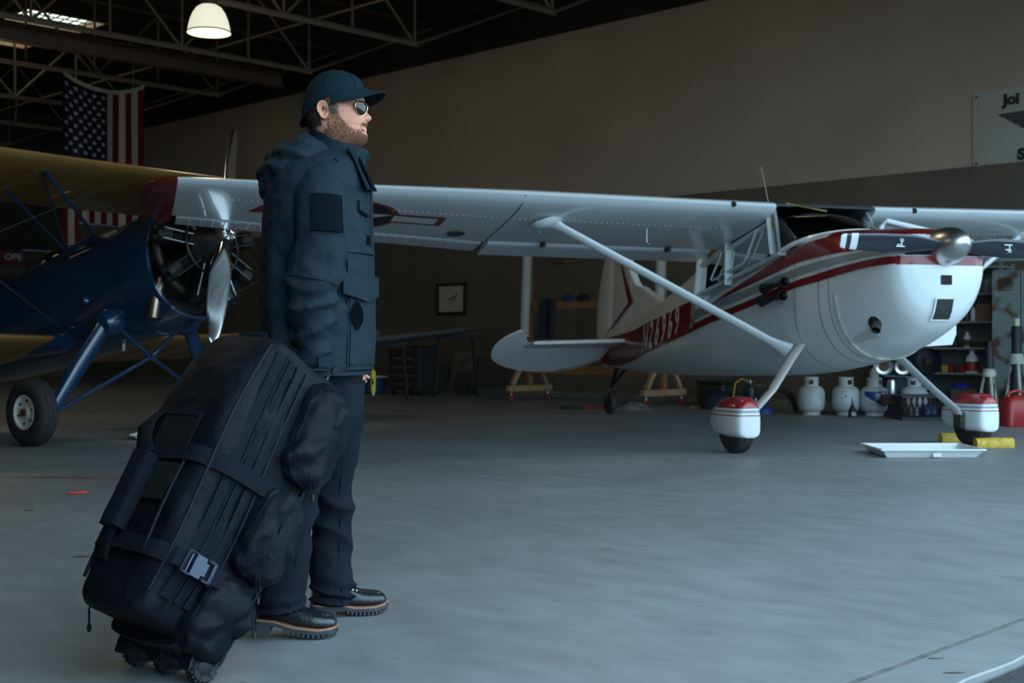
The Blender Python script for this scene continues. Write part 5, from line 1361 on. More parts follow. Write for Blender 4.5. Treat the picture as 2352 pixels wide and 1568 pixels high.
# top end: grab handle, cords; bottom end: cords, hard base, rails and wheels
b = MB(); b.tube([(-.09, .905, .25), (-.07, .935, .25), (.04, .935, .25), (.06, .905, .25)], .018, 10, flat=.3); b.build('top_grab_handle', WEB, bag)
for x_, z_ in ((-.128, .235), (.055, .10), (.085, .095)):
    b = MB(); b.tube([Vector((x_, .045, z_)), Vector((x_ + .004, .025, z_)), Vector((x_ + .004, .025, z_)) + GR * .05], .003, 6); b.build('zip_pull_cord', WEB, bag)
    b = MB(); b.lathe([(.006, 0), (.007, .01), (.004, .02), (0, .021)], 10, axis_to(GR, Vector((x_ + .004, .025, z_)) + GR * .045)); b.build('cord_knot', WEB, bag)
BASE = mat('moulded_black_base', (.005, .0065, .009), .4)
b = MB(); b.box((0, .46, -.062), (.30, .80, .024), ch=.01); b.build('base_board', BASE, bag, 30)
rings = []
for z_, f_ in ((-.06, .90), (-.03, 1.0), (.08, 1.0), (.12, .97)):
    rings.append([(f_ * .170 * abs(cos(2*pi*k/40)) ** .5 * (1 if cos(2*pi*k/40) >= 0 else -1), .05 + .050 * abs(sin(2*pi*k/40)) ** .5 * (1 if sin(2*pi*k/40) >= 0 else -1), z_) for k in range(40)])
b = MB(); b.loft(rings); b.build('kick_plate', BASE, bag, 40)
for x_ in (-.155, .155):
    b = MB(); b.tube([(x_, .0, -.01), (x_, .02, -.03), (x_, .06, -.04), (x_, .20, -.036)], .012, 8); b.build('skid_rail', BASE, bag)
for x_ in (-.15, 0.0, .15):
    W_ = T(x_, -.002, .0) @ axis_to((1, 0, 0)); R0 = .048
    w = MB(); w.lathe([(.022, -.016), (.040, -.018), (.044, -.012), (.044, .012), (.040, .018), (.022, .016)], 36, W_); wheel = w.build('wheel', mat('wheel_rubber', (.006, .0075, .010), .6), bag)
    w = MB(); w.lathe([(.010, -.020), (.024, -.017), (.024, .017), (.010, .020)], 20, W_); w.build('wheel_hub', BASE, wheel)
    for k in range(18):
        a = 2*pi*k/18
        for sx in (-1, 1):
            w = MB(); w.box((R0 - .004, 0, sx * .008 + (.0)), (.008, .009, .013), M=W_ @ rotz(a + (.17 if sx > 0 else 0))); w.build('tread_lug', MATS['wheel_rubber'], wheel, 0)
    for k in range(6):
        w = MB(); a = 2*pi*k/6; w.box((.030, 0, .0175), (.012, .008, .002), M=W_ @ rotz(a)); w.build('spoke_slot', DARK, wheel, 0)
    b = MB(); b.loft([[(x_ + sx_ * .026, yy, zz) for yy, zz in ((.06, .066), (-.002, .066), (-.034, .058), (-.036, .052), (-.002, .056), (.06, .040))] for sx_ in (-1, 1)]); b.build('wheel_housing', BASE, bag, 30)
# telescopic handle up to the hand
for x_ in (-.045, .045):
    b = MB(); b.tube([(x_, .80, -.03), (x_, 1.0, -.032)], .008, 8); b.build('handle_tube', BASE, bag)
b = MB(); b.tube([(-.07, .992, -.032), (-.045, 1.0, -.032), (.045, 1.0, -.032), (.07, .992, -.032)], .014, 12); b.build('handle_grip', BLACKP, bag)
# ================================================================ things along the wall and on the floor
def on_floor(u, v): return at(u, v, .95 * FPX / (v - 784))
def on_wall(u, v, p0=.04):
    c = (u - 1176) / FPX; return at(u, v, (16.38 - p0) / (.7009 * c + .7133))
def on_back(u, v, q0):
    c = (u - 1176) / FPX; return at(u, v, (q0 + 1.62) / (-.7133 * c + .7009))
WX = -E2                                         # along the side wall, towards the door
WALLM = lambda pt: Matrix(((WX.x, 0, -E1.x, pt.x), (WX.y, 0, -E1.y, pt.y), (0, 1, 0, pt.z), (0, 0, 0, 1)))   # x along wall, y up, z out
WALLF = lambda pt: Matrix(((WX.x, E1.x, 0, pt.x), (WX.y, E1.y, 0, pt.y), (0, 0, 1, pt.z), (0, 0, 0, 1)))      # x along wall, y into the wall, z up
def up(name, label, cat, pt, M=None, group=None): return thing(name, label, cat, pt, group=group, M=M)
def P(parent, name, m, fn, smooth=35):
    b = MB(); fn(b); return b.build(name, m, parent, smooth)
WOOD = mat('rough_pine', (.25, .115, .045), .7, var=.35, vscale=6, stretch=(1, 8, 8))
WOOD2 = mat('pale_pine', (.38, .22, .11), .7, var=.25, vscale=6)
WHT = mat('white_plastic', (.68, .69, .68), .4)
BLK = mat('matt_black', (.012, .012, .012), .6)
REDP = mat('red_plastic', (.33, .02, .02), .4)
YEL = mat('yellow_paint', (.55, .36, .04), .55, var=.25, vscale=25)
# ---- flag
FQ = 19.31; fp0, fp1, fz0, fz1 = 6.08, 4.54, 5.62, 2.0
def flag_pt(s, t, off=0.0):      # s 0 (canton side) .. 1, t 0 top .. 1
    w = .035 * sin(s * 11 + t * 1.5) + .02 * sin(s * 23 - t * 2)
    sag = -.24 * 4 * s * (1 - s) * (1 - t) ** 2 * .9 - .05 * s * (1 - t)
    return H(fp0 + (fp1 - fp0) * s, FQ + w * (.4 + t * .6) - off, fz0 + (fz1 - fz0) * t + sag)
FW_ = mat('flag_white', (.23, .20, .16), .8); FR_ = mat('flag_red', (.075, .005, .009), .9, spec=.1); FB_ = mat('flag_blue', (.005, .008, .02), .9, spec=.1)
flag = MB()
for k in range(13):
    flag.grid(lambda s, t: flag_pt(s, t), lin(k / 13, (k + 1) / 13, 4), lin(0, 1, 30), 0, mi=1 if k % 2 == 0 else 0)
flag.grid(lambda s, t: flag_pt(s, t, .006), lin(0, 7 / 13, 18), lin(0, .40, 16), 0, mi=2)
flag.grid(lambda s, t: flag_pt(s, t, .008), lin(0, 1, 30), lin(0, .022, 3), 0, mi=0)
for i in range(11):
    for j in range(9):
        if (i + j) % 2 == 0:
            s0 = (j + 1) / 10 * 7 / 13; t0 = .022 + (i + 1) / 12 * .375
            pts = []
            for k in range(10):
                r = (.052 if k % 2 == 0 else .021); a = pi / 2 + k * pi / 5; pts.append(flag_pt(s0 + r * cos(a) / 1.54, t0 - r * sin(a) / 3.6, .012))
            flag.add([flag_pt(s0, t0, .012)] + pts, [(0, k + 1, (k + 1) % 10 + 1) for k in range(10)], 0)
o = flag.build('flag', [FW_, FR_, FB_], None, 60)
tag(o, 'large star-spangled striped flag hanging upright from a roof truss', 'flag')
# ---- banner on the side wall
pb0, pt0 = on_wall(2236, 386, -.0), on_wall(2236, 214, -.0)
BMX = WALLM(pb0 + E1 * -.012)
hB = pt0.z - pb0.z
ban = thing('wall_banner', 'pale vinyl banner with black lettering and a feathered wing pinned to the wall', 'banner', M=BMX)
P(ban, 'sheet', mat('banner_vinyl', (.37, .345, .29), .6), lambda b: b.grid(lambda x, y: (x, y, .006 + .006 * sin(x * 5)), lin(0, 2.6, 30), lin(0, hB, 4), .003))
for x in (.05, 1.3):
    for y in (.05, hB - .06): P(ban, 'grommet', BLK, lambda b: b.lathe([(.016, 0), (.012, .006), (.005, .006)], 10, T(x, y, .012)))
def bpos(u, v):
    q = on_wall(u, v, .012) - pb0; return q.dot(WX), q.z
x_, y_ = bpos(2306, 231); text('banner_lettering', 'Joi', .185, T(x_, y_, .018), BLK, ban, bold=.011, align='LEFT', sx=1.1)
x_, y_ = bpos(2339, 356); text('banner_lettering', 'S', .19, T(x_, y_, .018), BLK, ban, bold=.011, align='LEFT', sx=1.1)
x0, y1 = bpos(2296, 262); FEA = mat('banner_wing_grey', (.055, .06, .055), .6)
for k in range(4):
    xa = x0 + .09 * k; yy = y1 - .055 * k
    P(ban, 'feather', FEA, lambda b: b.prism([(xa, yy), (x0 + .75, yy + .01), (x0 + .75, yy - .062), (xa + .16, yy - .062), (xa + .06, yy - .052), (xa + .015, yy - .03)], .004, T(0, 0, .012 + .001 * k)), 0)
    P(ban, 'feather_line', BLK, lambda b: b.tube([(x0 + .75, yy - .062, .018), (xa + .16, yy - .062, .018), (xa + .06, yy - .052, .018), (xa + .015, yy - .03, .018), (xa, yy, .018)], .004, 5))
# ---- sign behind the biplane
sp = on_back(70, 592, 31.0); sgn = thing('wall_sign', 'long red wall sign with white capitals behind the biplane', 'sign', M=Matrix(((E1.x, 0, -E2.x, sp.x), (E1.y, 0, -E2.y, sp.y), (0, 1, 0, sp.z), (0, 0, 0, 1))))
P(sgn, 'board', mat('sign_red', (.16, .012, .015), .6), lambda b: b.box((0, 0, 0), (2.1, .36, .03)), 0)
text('sign_lettering', 'OPERATION', .22, T(0, 0, .02), WHT, sgn, bold=.004, sx=1.15)
# ---- framed picture
c0, c1 = on_wall(1005, 724, .04), on_wall(1072, 650, .04); wP = (c1 - c0).dot(WX); hP = on_wall(1038, 650).z - on_wall(1038, 724).z
pic = thing('framed_picture', 'black framed small airplane drawing hanging on the taupe wall', 'picture', M=WALLM(c0))
fr_ = .085 * wP / .5
for nm, x, y, w, h in (('frame_rail', wP/2, .03, wP, .06), ('frame_rail', wP/2, hP - .03, wP, .06), ('frame_rail', .03, hP/2, .06, hP), ('frame_rail', wP - .03, hP/2, .06, hP)):
    P(pic, nm, BLK, lambda b: b.box((x, y, .02), (w, h, .04), ch=.006))
P(pic, 'paper', mat('drawing_paper', (.42, .37, .28), .8), lambda b: b.box((wP/2, hP/2, .012), (wP - .10, hP - .10, .008)), 0)
SK = mat('pencil_grey', (.12, .11, .09), .9)
for pts in ([(.34, .48), (.62, .60), (.70, .60), (.64, .52), (.42, .46)], [(.40, .42), (.66, .50), (.60, .44)], [(.62, .56), (.70, .70), (.72, .62)], [(.45, .38), (.48, .33), (.52, .36)]):
    P(pic, 'drawing', SK, lambda b: b.prism([(x * wP, y * hP) for x, y in pts], .002, T(0, 0, .017)), 0)
# ---- wooden wing rack on castors, with padded posts
ra, rb = on_floor(1200, 920), on_floor(1540, 932)
IH = HM.inverted(); la, lb = IH @ ra, IH @ rb; rp = (la.x + lb.x) / 2; q0, q1 = la.y, lb.y
rack = thing('wing_rack', 'rolling pine timber rack with two padded white posts by the wall', 'rack', M=HM @ T(rp, 0, 0))
CAST = mat('red_castor', (.20, .03, .02), .5)
for i, q in enumerate((q0, q1)):
    P(rack, 'foot_beam', WOOD2, lambda b: b.box((0, q, .20), (1.0, .10, .10), ch=.01))
    P(rack, 'post', WOOD, lambda b: b.box((0, q, 1.35), (.09, .06, 2.2)), 0)
    for sx in (-1, 1):
        P(rack, 'brace', WOOD2, lambda b: b.tube([(sx * .40, q, .25), (sx * .05, q, .78)], .045, 4, rot=pi/4))
        w = P(rack, 'castor', CAST, lambda b: b.lathe([(.02, -.018), (.055, -.018), (.062, -.01), (.062, .01), (.055, .018), (.02, .018)], 20, axis_to((0, 1, 0), (sx * .42, q, .062))))
        P(w, 'castor_fork', STEEL, lambda b: b.box((sx * .42, q, .12), (.05, .06, .06), ch=.01))
    P(rack, 'padded_post', mat('foam_sleeve', (.42, .41, .38), .7), lambda b: b.tube([(.12, q, 1.02 if i == 0 else 1.2), (.06, q, 2.32)], .075, 16))
for z, qa, qb in ((.50, q0, q1), (1.52, q0 - .05, q1 + .05)):
    P(rack, 'rail', WOOD, lambda b: b.box((0, (qa + qb)/2, z), (.05, abs(qb - qa), .12)), 0)
qj = q0 + (q1 - q0) * .17
jb = MB(); jb.M = HM @ T(rp, 0, 0)
jb.grid(lambda q, t: (.06 + .03 * sin(q * 26) + .02 * t if t > .02 else 0, q, 1.62 - .62 * t), lin(qj - .16, qj + .16, 20), lin(0, 1, 16), .012)
tag(jb.build('hung_work_jacket', mat('dark_blue_cloth', (.012, .016, .03), .9), None, 60), 'dark blue work jacket draped over the upper rail of the timber rack', 'jacket')
for k, (dq, nm, cl, lbl) in enumerate(((.62, 'small_tool_bag', (.02, .03, .12), 'small blue cloth bundle lying on the upper rail of the timber rack'), (.85, 'black_tool_pouch', (.01, .01, .01), 'black tool pouch lying on the upper rail of the timber rack'))):
    b = MB(HM @ T(rp, 0, 0)); b.loft([sring(0, q0 + (q1 - q0) * .5 * dq, 1.58 + z, .06 * f, .13 * f, 20) for z, f in ((0, .9), (.03, 1), (.08, .8), (.11, .3))], cap=True)
    tag(b.build(nm, mat(nm + '_cloth', cl, .8), None, 60), lbl, 'pouch')
# hangers and cable on the wall above the rack
hp = on_wall(1318, 600, .05); hg = MB(WALLM(hp)); hg.tube([(-.22, 0, .02), (.24, 0, .02), (.03, .17, .02), (-.22, 0, .02)], .014, 6); hg.tube([(.03, .17, .02), (.03, .25, .03)], .004, 5)
tag(hg.build('coat_hanger', WOOD2, None, 50), 'pale wooden coat hanger hung on the wall above the timber rack', 'hanger')
hp = on_wall(1290, 590, .05); cb = MB(WALLM(hp)); cb.tube([(-.30 + .6 * t, .12 - .34 * 4 * t * (1 - t) * .7, .07) for t in lin(0, 1, 24)], .008, 6)
tag(cb.build('hanging_cable', BLK, None, 50), 'black cable looped on the wall beside the wooden coat hanger', 'cable')
# ---- tool chest, leaning sheets, spare wing
tc = on_floor(928, 908); chest = thing('tool_chest', 'black rolling tool chest with drawers below the spare wing', 'tool chest', M=WALLF(tc))
DG = mat('dark_grey_steel', (.022, .024, .023), .5)
P(chest, 'cabinet', DG, lambda b: b.box((0, .25, .49), (.85, .5, .78), ch=.01))
for k in range(5): 
    d = P(chest, 'drawer', mat('drawer_steel', (.030, .032, .031), .45), lambda b: b.box((0, -.008, .18 + k * .15), (.79, .02, .135), ch=.004))
    P(d, 'drawer_pull', STEEL, lambda b: b.tube([(-.25, -.03, .20 + k * .15), (.25, -.03, .20 + k * .15)], .008, 6))
for x in (-.35, .35):
    for y in (.05, .45): P(chest, 'castor', BLK, lambda b: b.lathe([(.02, -.015), (.05, -.015), (.05, .015), (.02, .015)], 16, axis_to((1, 0, 0), (x, y, .05))))
tc2 = on_floor(870, 912); 
def leaning(nm, lbl, u0, u1, vtop, vbot, m, cat='panel', pw=.35):
    a = on_wall((u0 + u1)/2, vbot, pw); zt = on_wall((u0 + u1)/2, vtop, .1).z; w = (on_wall(u1, vbot, .3) - on_wall(u0, vbot, .3)).dot(WX)
    b = MB(WALLF(Vector((a.x, a.y, 0)))); b.box((0, 0, zt / 2), (w, .02, zt), M=Matrix.Rotation(radians(-13), 4, 'X'))
    tag(b.build(nm, m, None, 0), lbl, cat)
leaning('sheet_metal_panel', 'tall dull aluminium sheet with bright top edge leaning against the wall', 1028, 1082, 806, 911, mat('dull_aluminium', (.20, .20, .185), .42, .8, var=.3, vscale=4))
leaning('plywood_offcut', 'short dark board leaning against the wall beside the aluminium sheet', 990, 1020, 832, 911, mat('dark_board', (.045, .042, .036), .8))
leaning('dark_panel', 'narrow dark panel leaning against the wall behind the aluminium sheet', 1066, 1088, 816, 911, mat('slate_panel', (.03, .034, .032), .6), pw=.27)
wa, wb_ = at(856, 782, 19.6), at(1128, 750, 22.4)
sw = thing('spare_wing', 'bare silver aircraft wing panel resting on dark trestles by the wall', 'aircraft wing')
SIL = mat('silver_dope', (.30, .31, .31), .3, .7)
dv = (wb_ - wa); rings = []
for t in lin(0, 1, 12):
    c = wa + dv * t; ch = 1.15 * (1 - .72 * t ** 2.2); perp = Vector((-.25, .95, 0)); rings.append([c + perp * (cx * ch) + Vector((0, 0, cz * ch - cx * ch * .10)) for cx, cz in foil(.12, 14)])
P(sw, 'wing_panel', SIL, lambda b: b.loft(rings), 40)
P(sw, 'wing_tip_cap', mat('red_tip', (.2, .03, .02), .5), lambda b: b.lathe([(.02, 0), (.03, .02), (0, .04)], 12, axis_to(dv, wb_ + dv.normalized() * -.01)))
for t in (.12, .72):
    c = wa + dv * t + Vector((-.1, .35, 0)); zt = c.z - .10
    tr = P(sw, 'trestle', BLK, lambda b: b.box((c.x, c.y, zt), (.7, .08, .07)), 0)
    for sx in (-1, 1): P(tr, 'trestle_leg', BLK, lambda b: b.tube([(c.x + sx * .28, c.y, zt), (c.x + sx * .36, c.y + sx * .1, 0)], .028, 6))
# yellow marker hanging under the biplane wing
yp = at(857, 848, 15.6); ym = thing('hanging_marker', 'yellow foam marker hanging on a cord under the biplane lower wing', 'marker', M=T(*yp))
P(ym, 'float', mat('bright_yellow_foam', (.62, .56, .05), .6), lambda b: b.tube([(0, 0, 0), (0, 0, -.03), (0, 0, -.15), (0, 0, -.25), (0, 0, -.29)], [.008, .03, .034, .03, .022], 12))
P(ym, 'tip', WHT, lambda b: b.tube([(0, 0, -.285), (0, 0, -.315)], [.022, .014], 12)); P(ym, 'cord', WOOD, lambda b: b.tube([(0, 0, 0), (0, .02, .32)], .004, 5))
P(ym, 'print_block', BLK, lambda b: b.box((0, -.034, -.15), (.022, .004, .07)), 0)
bx = on_floor(838, 905); P2 = thing('storage_tote', 'small blue storage tote with white lid beside the black tool chest', 'storage box', M=WALLF(bx))
P(P2, 'tub', mat('tote_blue', (.03, .07, .15), .5), lambda b: b.box((0, .2, .15), (.4, .35, .28), ch=.02)); P(P2, 'lid', WHT, lambda b: b.box((0, .2, .31), (.43, .38, .04), ch=.01))
# ---- floor tools and bag near the tail wheel
t0 = on_floor(1345, 938); tool = thing('bolt_cutter', 'long-handled bolt cutter with red arms lying by the tail wheel', 'tool', M=T(t0.x, t0.y, .02) @ rotz(radians(20)))
for sd, a in ((1, 6), (-1, -14)):
    d = Vector((-cos(radians(a)), sin(radians(a)) * 1, 0))
    P(tool, 'handle', REDP, lambda b: b.tube([Vector((.28, 0, 0)), Vector((.28, 0, 0)) + d * .40], .017, 8)); P(tool, 'grip', BLK, lambda b: b.tube([Vector((.28, 0, 0)) + d * .38, Vector((.28, 0, 0)) + d * .64], .021, 10))
P(tool, 'jaw', BLK, lambda b: b.box((.36, 0, 0), (.18, .06, .03), ch=.01))
rg = random.Random(4); pb1 = on_floor(1458, 942); b = MB(T(pb1.x, pb1.y, 0) @ rotz(.4)); rings = []
for i, (f, z) in enumerate(((.30, .004), (.28, .03), (.20, .06), (.10, .085), (.02, .09))): rings.append([((f * cos(2*pi*k/26)) * (1 + rg.uniform(-.15, .15)), f * .6 * sin(2*pi*k/26) * (1 + rg.uniform(-.2, .2)), z * (1 + rg.uniform(-.3, .3)) if i else .002) for k in range(26)])
b.loft(rings, cap=True); tag(b.build('plastic_bag', mat('crumpled_clear_plastic', (.25, .26, .26), .2, alpha=.45), None, 20), 'crumpled clear plastic bag lying on the floor behind the tail wheel', 'plastic bag')
# ---- cluster under the white airplane
g0 = on_floor(1625, 932); gb = thing('green_tote', 'dark green plastic tote standing by the wall beside the timber rack', 'storage box', M=WALLF(g0))
P(gb, 'tub', mat('tote_green', (.012, .035, .018), .5), lambda b: b.box((0, .25, .17), (.48, .4, .33), ch=.03)); P(gb, 'lid', mat('tote_green_lid', (.015, .042, .022), .5), lambda b: b.box((0, .25, .35), (.52, .44, .04), ch=.012))
def lump(nm, lbl, cat, pt, rx, ry, h, m, seed, n=40):
    rg = random.Random(seed); b = MB(T(pt.x, pt.y, 0)); rings = []
    for z in lin(0, 1, 12):
        f = sqrt(max(.0, 1 - z ** 2.4)) + .03
        rings.append([(rx * f * cos(2*pi*k/n) * (1 + .12 * noise.noise(Vector((cos(2*pi*k/n) * 2, sin(2*pi*k/n) * 2, z * 3 + seed)))), ry * f * sin(2*pi*k/n) * (1 + .12 * noise.noise(Vector((cos(2*pi*k/n) * 2, 5 + seed, z * 3)))), h * z * (1 + .10 * noise.noise(Vector((cos(2*pi*k/n) * 3, sin(2*pi*k/n) * 3, seed))))) for k in range(n)])
    b.loft(rings, cap=True); return tag(b.build(nm, m, None, 60), lbl, cat)
lump('tarp_bundle', 'crumpled dark blue tarp bundle on the floor beside the green tote', 'tarp', on_floor(1652, 938), .26, .2, .26, mat('tarp_navy', (.010, .016, .038), .6, bump=.5, bscale=14), 3)
lump('blue_duffel', 'small bright blue cloth bag lying in front of the black rubber hose', 'bag', on_floor(1752, 949), .13, .10, .10, mat('bag_blue', (.01, .04, .22), .6, bump=.4, bscale=14), 6)
cy = on_floor(1723, 940); cyl_ = thing('gas_cylinder', 'slim dark teal gas cylinder standing beside the tarp bundle', 'gas cylinder', M=T(cy.x, cy.y, 0))
P(cyl_, 'tank', mat('cylinder_teal', (.012, .035, .05), .4), lambda b: b.lathe([(.085, 0), (.09, .02), (.09, .26), (.075, .31), (.03, .345), (.025, .37)], 28)); P(cyl_, 'valve', STEEL, lambda b: (b.lathe([(.02, .36), (.022, .40), (.012, .42), (0, .42)], 12), b.tube([(0, 0, .385), (.06, 0, .385)], .01, 8)))
P(cyl_, 'regulator_arm', STEEL, lambda b: b.tube([(.05, -.02, .34), (.22, -.04, .33)], .010, 8))
hs = on_floor(1695, 938); b = MB(T(hs.x, hs.y, 0)); b.tube([(-.10, -.30, .02), (-.10, -.22, .20), (-.05, -.06, .36), (.06, .03, .42), (.13, .02, .40), (.15, 0, .37)], .012, 8)
tag(b.build('yellow_hose', YEL, None), 'yellow air hose arching over to the teal gas cylinder', 'hose')
ty = on_floor(1783, 948); b = MB(T(ty.x, ty.y, 0)); b.tube([(.0 + .26 * cos(a), .05 * sin(a), .02 + .30 * sin(a)) for a in lin(0, pi, 24)], .035, 10)
tag(b.build('rubber_hose', RUBBER, None), 'thick black rubber hose standing in an arch beside the first gas tank', 'hose')
wbm = on_floor(1736, 953); wbt = thing('water_bottle', 'clear water bottle standing on the floor beside the teal gas cylinder', 'bottle', M=T(wbm.x, wbm.y, 0))
P(wbt, 'bottle', mat('clear_bottle', (.45, .47, .48), .15, alpha=.6), lambda b: b.lathe([(.03, 0), (.033, .01), (.033, .13), (.028, .16), (.012, .19), (.012, .2)], 18)); P(wbt, 'cap', WHT, lambda b: b.lathe([(.014, .195), (.014, .215), (0, .216)], 12))
for i, (u, v, a) in enumerate(((1605, 936, .2), (1640, 938, -.1))):
    q = on_floor(u, v); b = MB(T(q.x, q.y, .012) @ rotz(a)); b.tube([(-.12, 0, 0), (.12, 0, 0)], .012, 6)
    tag(b.build('yellow_stick', YEL, None), ('short yellow stick lying on the floor in front of the green tote', 'short yellow stick lying on the floor in front of the blue tarp')[i], 'stick', 'yellow sticks on the floor')
# propane tanks
def tank(u, v, lbl, body_m):
    q = on_floor(u, v); t = thing('propane_tank', lbl, 'gas tank', group='propane tanks along the wall', M=T(q.x, q.y, 0) @ rotz(.2 * (u % 7)))
    P(t, 'foot_ring', body_m, lambda b: b.lathe([(.11, .0), (.115, .0), (.115, .05), (.11, .05)], 28))
    P(t, 'vessel', body_m, lambda b: b.lathe([(.05, .03), (.12, .04), (.16, .075), (.173, .12), (.175, .16), (.177, .185), (.175, .19), (.177, .195), (.175, .2), (.175, .28), (.165, .325), (.13, .365), (.06, .385), (.03, .39)], 36), 50)
    def collar(b):
        for k in range(22):
            a0, a1 = .6 + k * .235, .6 + (k + 1) * .235; zs = ((.375, .395), (.455, .49)) if k in (4, 5, 6, 14, 15, 16) else ((.375, .49),)
            for za, zb in zs:
                b.add([(.095 * cos(a), .095 * sin(a), z) for a in (a0, a1) for z in (za, zb)] + [(.088 * cos(a), .088 * sin(a), z) for a in (a0, a1) for z in (za, zb)], [(0, 2, 3, 1), (4, 5, 7, 6), (1, 3, 7, 5), (0, 4, 6, 2), (0, 1, 5, 4), (2, 6, 7, 3)])
    P(t, 'collar', body_m, collar, 40)
    P(t, 'valve', mat('brass_valve', (.35, .25, .1), .4, .8), lambda b: (b.lathe([(.02, .38), (.022, .43), (.015, .45), (0, .45)], 12), b.tube([(0, 0, .42), (.055, 0, .42)], .014, 8)))
    return t, q
TW1 = mat('aged_tank_white', (.44, .46, .43), .5, var=.15, vscale=9); TW2 = mat('tank_white', (.50, .52, .52), .45, var=.06, vscale=9)
def wrapmark(t, a0, a1, z0, z1, m, r=.1785, nm='label_print', shape=None):
    inv = t.matrix_world.to_3x3().inverted() if False else None
    b = MB(); yaw = t.rotation_euler.z if False else 0
    b.grid(lambda a, z: (r * cos(a), r * sin(a), z + (shape(a, z) if shape else 0)), lin(a0, a1, 14), lin(z0, z1, 6), 0); o = b.build(nm, m, t, 60); return o
tanks = [tank(1863, 952, 'dull weathered white propane tank without printed label, beside the rubber hose', TW1), tank(1943, 953, 'white propane tank with small red print behind the little black bottle', TW2), tank(2008, 954, 'white propane tank with a large blue label', TW2), tank(2100, 955, 'white propane tank standing behind the black milk crate', TW2)]
RP = mat('print_red', (.40, .03, .04), .6); BP = mat('print_blue', (.015, .04, .22), .5)
def face(t, u): return -pi/2 - .2 * (u % 7) - .25
a = face(None, 1943)
for da, z0, z1, w in ((0, .235, .262, .10), (-.28, .225, .232, .18), (-.15, .305, .310, .5), (.1, .27, .274, .2)):
    wrapmark(tanks[1][0], a + da - w/2, a + da + w/2, z0, z1, RP)
a = face(None, 2008)
wrapmark(tanks[2][0], a - .75, a + .95, .125, .315, BP, shape=lambda q, z: .15 * max(0, (a + .95 - q) / 1.7) ** 1.6 * (.315 - z) / .19); wrapmark(tanks[2][0], a + .1, a + .45, .21, .29, mat('print_pale_blue', (.35, .45, .55), .5), r=.1795); wrapmark(tanks[2][0], a + .52, a + .8, .22, .30, WHT, r=.1795)
wrapmark(tanks[2][0], a - .45, a + 1.0, .142, .148, BP)
# heater head above the third tank, burner stand, blower
h3 = tanks[2][1]; ht = thing('tank_burner', 'pale fuel burner fitting standing on the blue labelled tank', 'burner', M=T(h3.x, h3.y, .45))
P(ht, 'housing', WHT, lambda b: b.lathe([(.05, 0), (.06, .02), (.06, .10), (.035, .15), (.012, .17), (.01, .22)], 20)); P(ht, 'nozzle', mat('brass_nozzle', (.5, .36, .12), .3, .9), lambda b: b.lathe([(.012, .21), (.014, .23), (.006, .25), (0, .25)], 10))
hb = on_floor(2048, 958); hs_ = thing('column_heater', 'rusty column heater with chrome neck and round reflector dishes', 'heater', M=T(hb.x, hb.y, 0))
RUST = mat('rusty_iron', (.085, .05, .032), .8, var=.5, vscale=15)
P(hs_, 'foot', RUST, lambda b: b.lathe([(.10, 0), (.10, .015), (.03, .03), (.028, .16)], 20)); P(hs_, 'drum', RUST, lambda b: b.lathe([(.06, .15), (.13, .17), (.132, .20), (.128, .205), (.132, .21), (.132, .27), (.12, .285), (.05, .29)], 32))
P(hs_, 'neck', ALU, lambda b: b.lathe([(.055, .285), (.058, .30), (.055, .44), (.045, .47), (.02, .47)], 24))
for sx in (-.10, .14): 
    P(hs_, 'reflector_dish', ALU, lambda b: b.lathe([(.11, .05), (.10, .02), (.05, .0), (.0, -.005)], 28, T(sx, 0, .64) @ axis_to((-.1, -1, -.1)), cap=False)); P(hs_, 'burner_face', RUST, lambda b: b.lathe([(.085, 0), (.08, .012), (0, .012)], 24, T(sx, .005, .64) @ axis_to((-.1, -1, -.1)), cap=False))
P(hs_, 'cross_bar', STEEL, lambda b: (b.tube([(-.1, .02, .60), (-.1, .02, .52), (.30, .02, .50)], .009, 8)))
bl = on_wall(2128, 838, .66); fan = thing('blower_fan', 'round blue-black blower fan on a stand behind the airplane nose', 'fan', M=T(bl.x, bl.y, 0))
P(fan, 'drum', mat('fan_blue', (.02, .07, .16), .4), lambda b: b.lathe([(.17, -.08), (.175, -.06), (.175, .06), (.17, .08)], 32, T(0, 0, bl.z + .05) @ axis_to((.1, -1, 0)), cap=False)); P(fan, 'grille', BLK, lambda b: [b.lathe([(r, .075), (r + .004, .08), (r, .085)], 32, T(0, 0, bl.z + .05) @ axis_to((.1, -1, 0)), cap=False) for r in (.03, .06, .09, .12, .15)][0])
P(fan, 'motor', BLK, lambda b: b.lathe([(.16, -.03), (.05, .0), (.05, .05), (0, .05)], 24, T(0, 0, bl.z + .05) @ axis_to((.1, -1, 0)))); P(fan, 'stand', BLK, lambda b: (b.tube([(0, 0, 0), (0, 0, bl.z - .1)], .025, 10), b.lathe([(.12, 0), (.12, .02), (.03, .04)], 20)))
dr = on_wall(2060, 930, .33); drum = thing('steel_drum', 'dark blue steel drum standing against the wall behind the heater', 'drum', M=T(dr.x, dr.y, 0))
P(drum, 'shell', mat('drum_blue', (.010, .028, .06), .5), lambda b: b.lathe([(.26, 0), (.265, .01), (.26, .02), (.26, .26), (.268, .275), (.26, .29), (.26, .54), (.268, .555), (.26, .57), (.26, .78), (.265, .80), (.255, .80)], 36)); P(drum, 'lid', mat('drum_blue', ), lambda b: b.lathe([(.255, .785), (0, .785)], 36, cap=False))
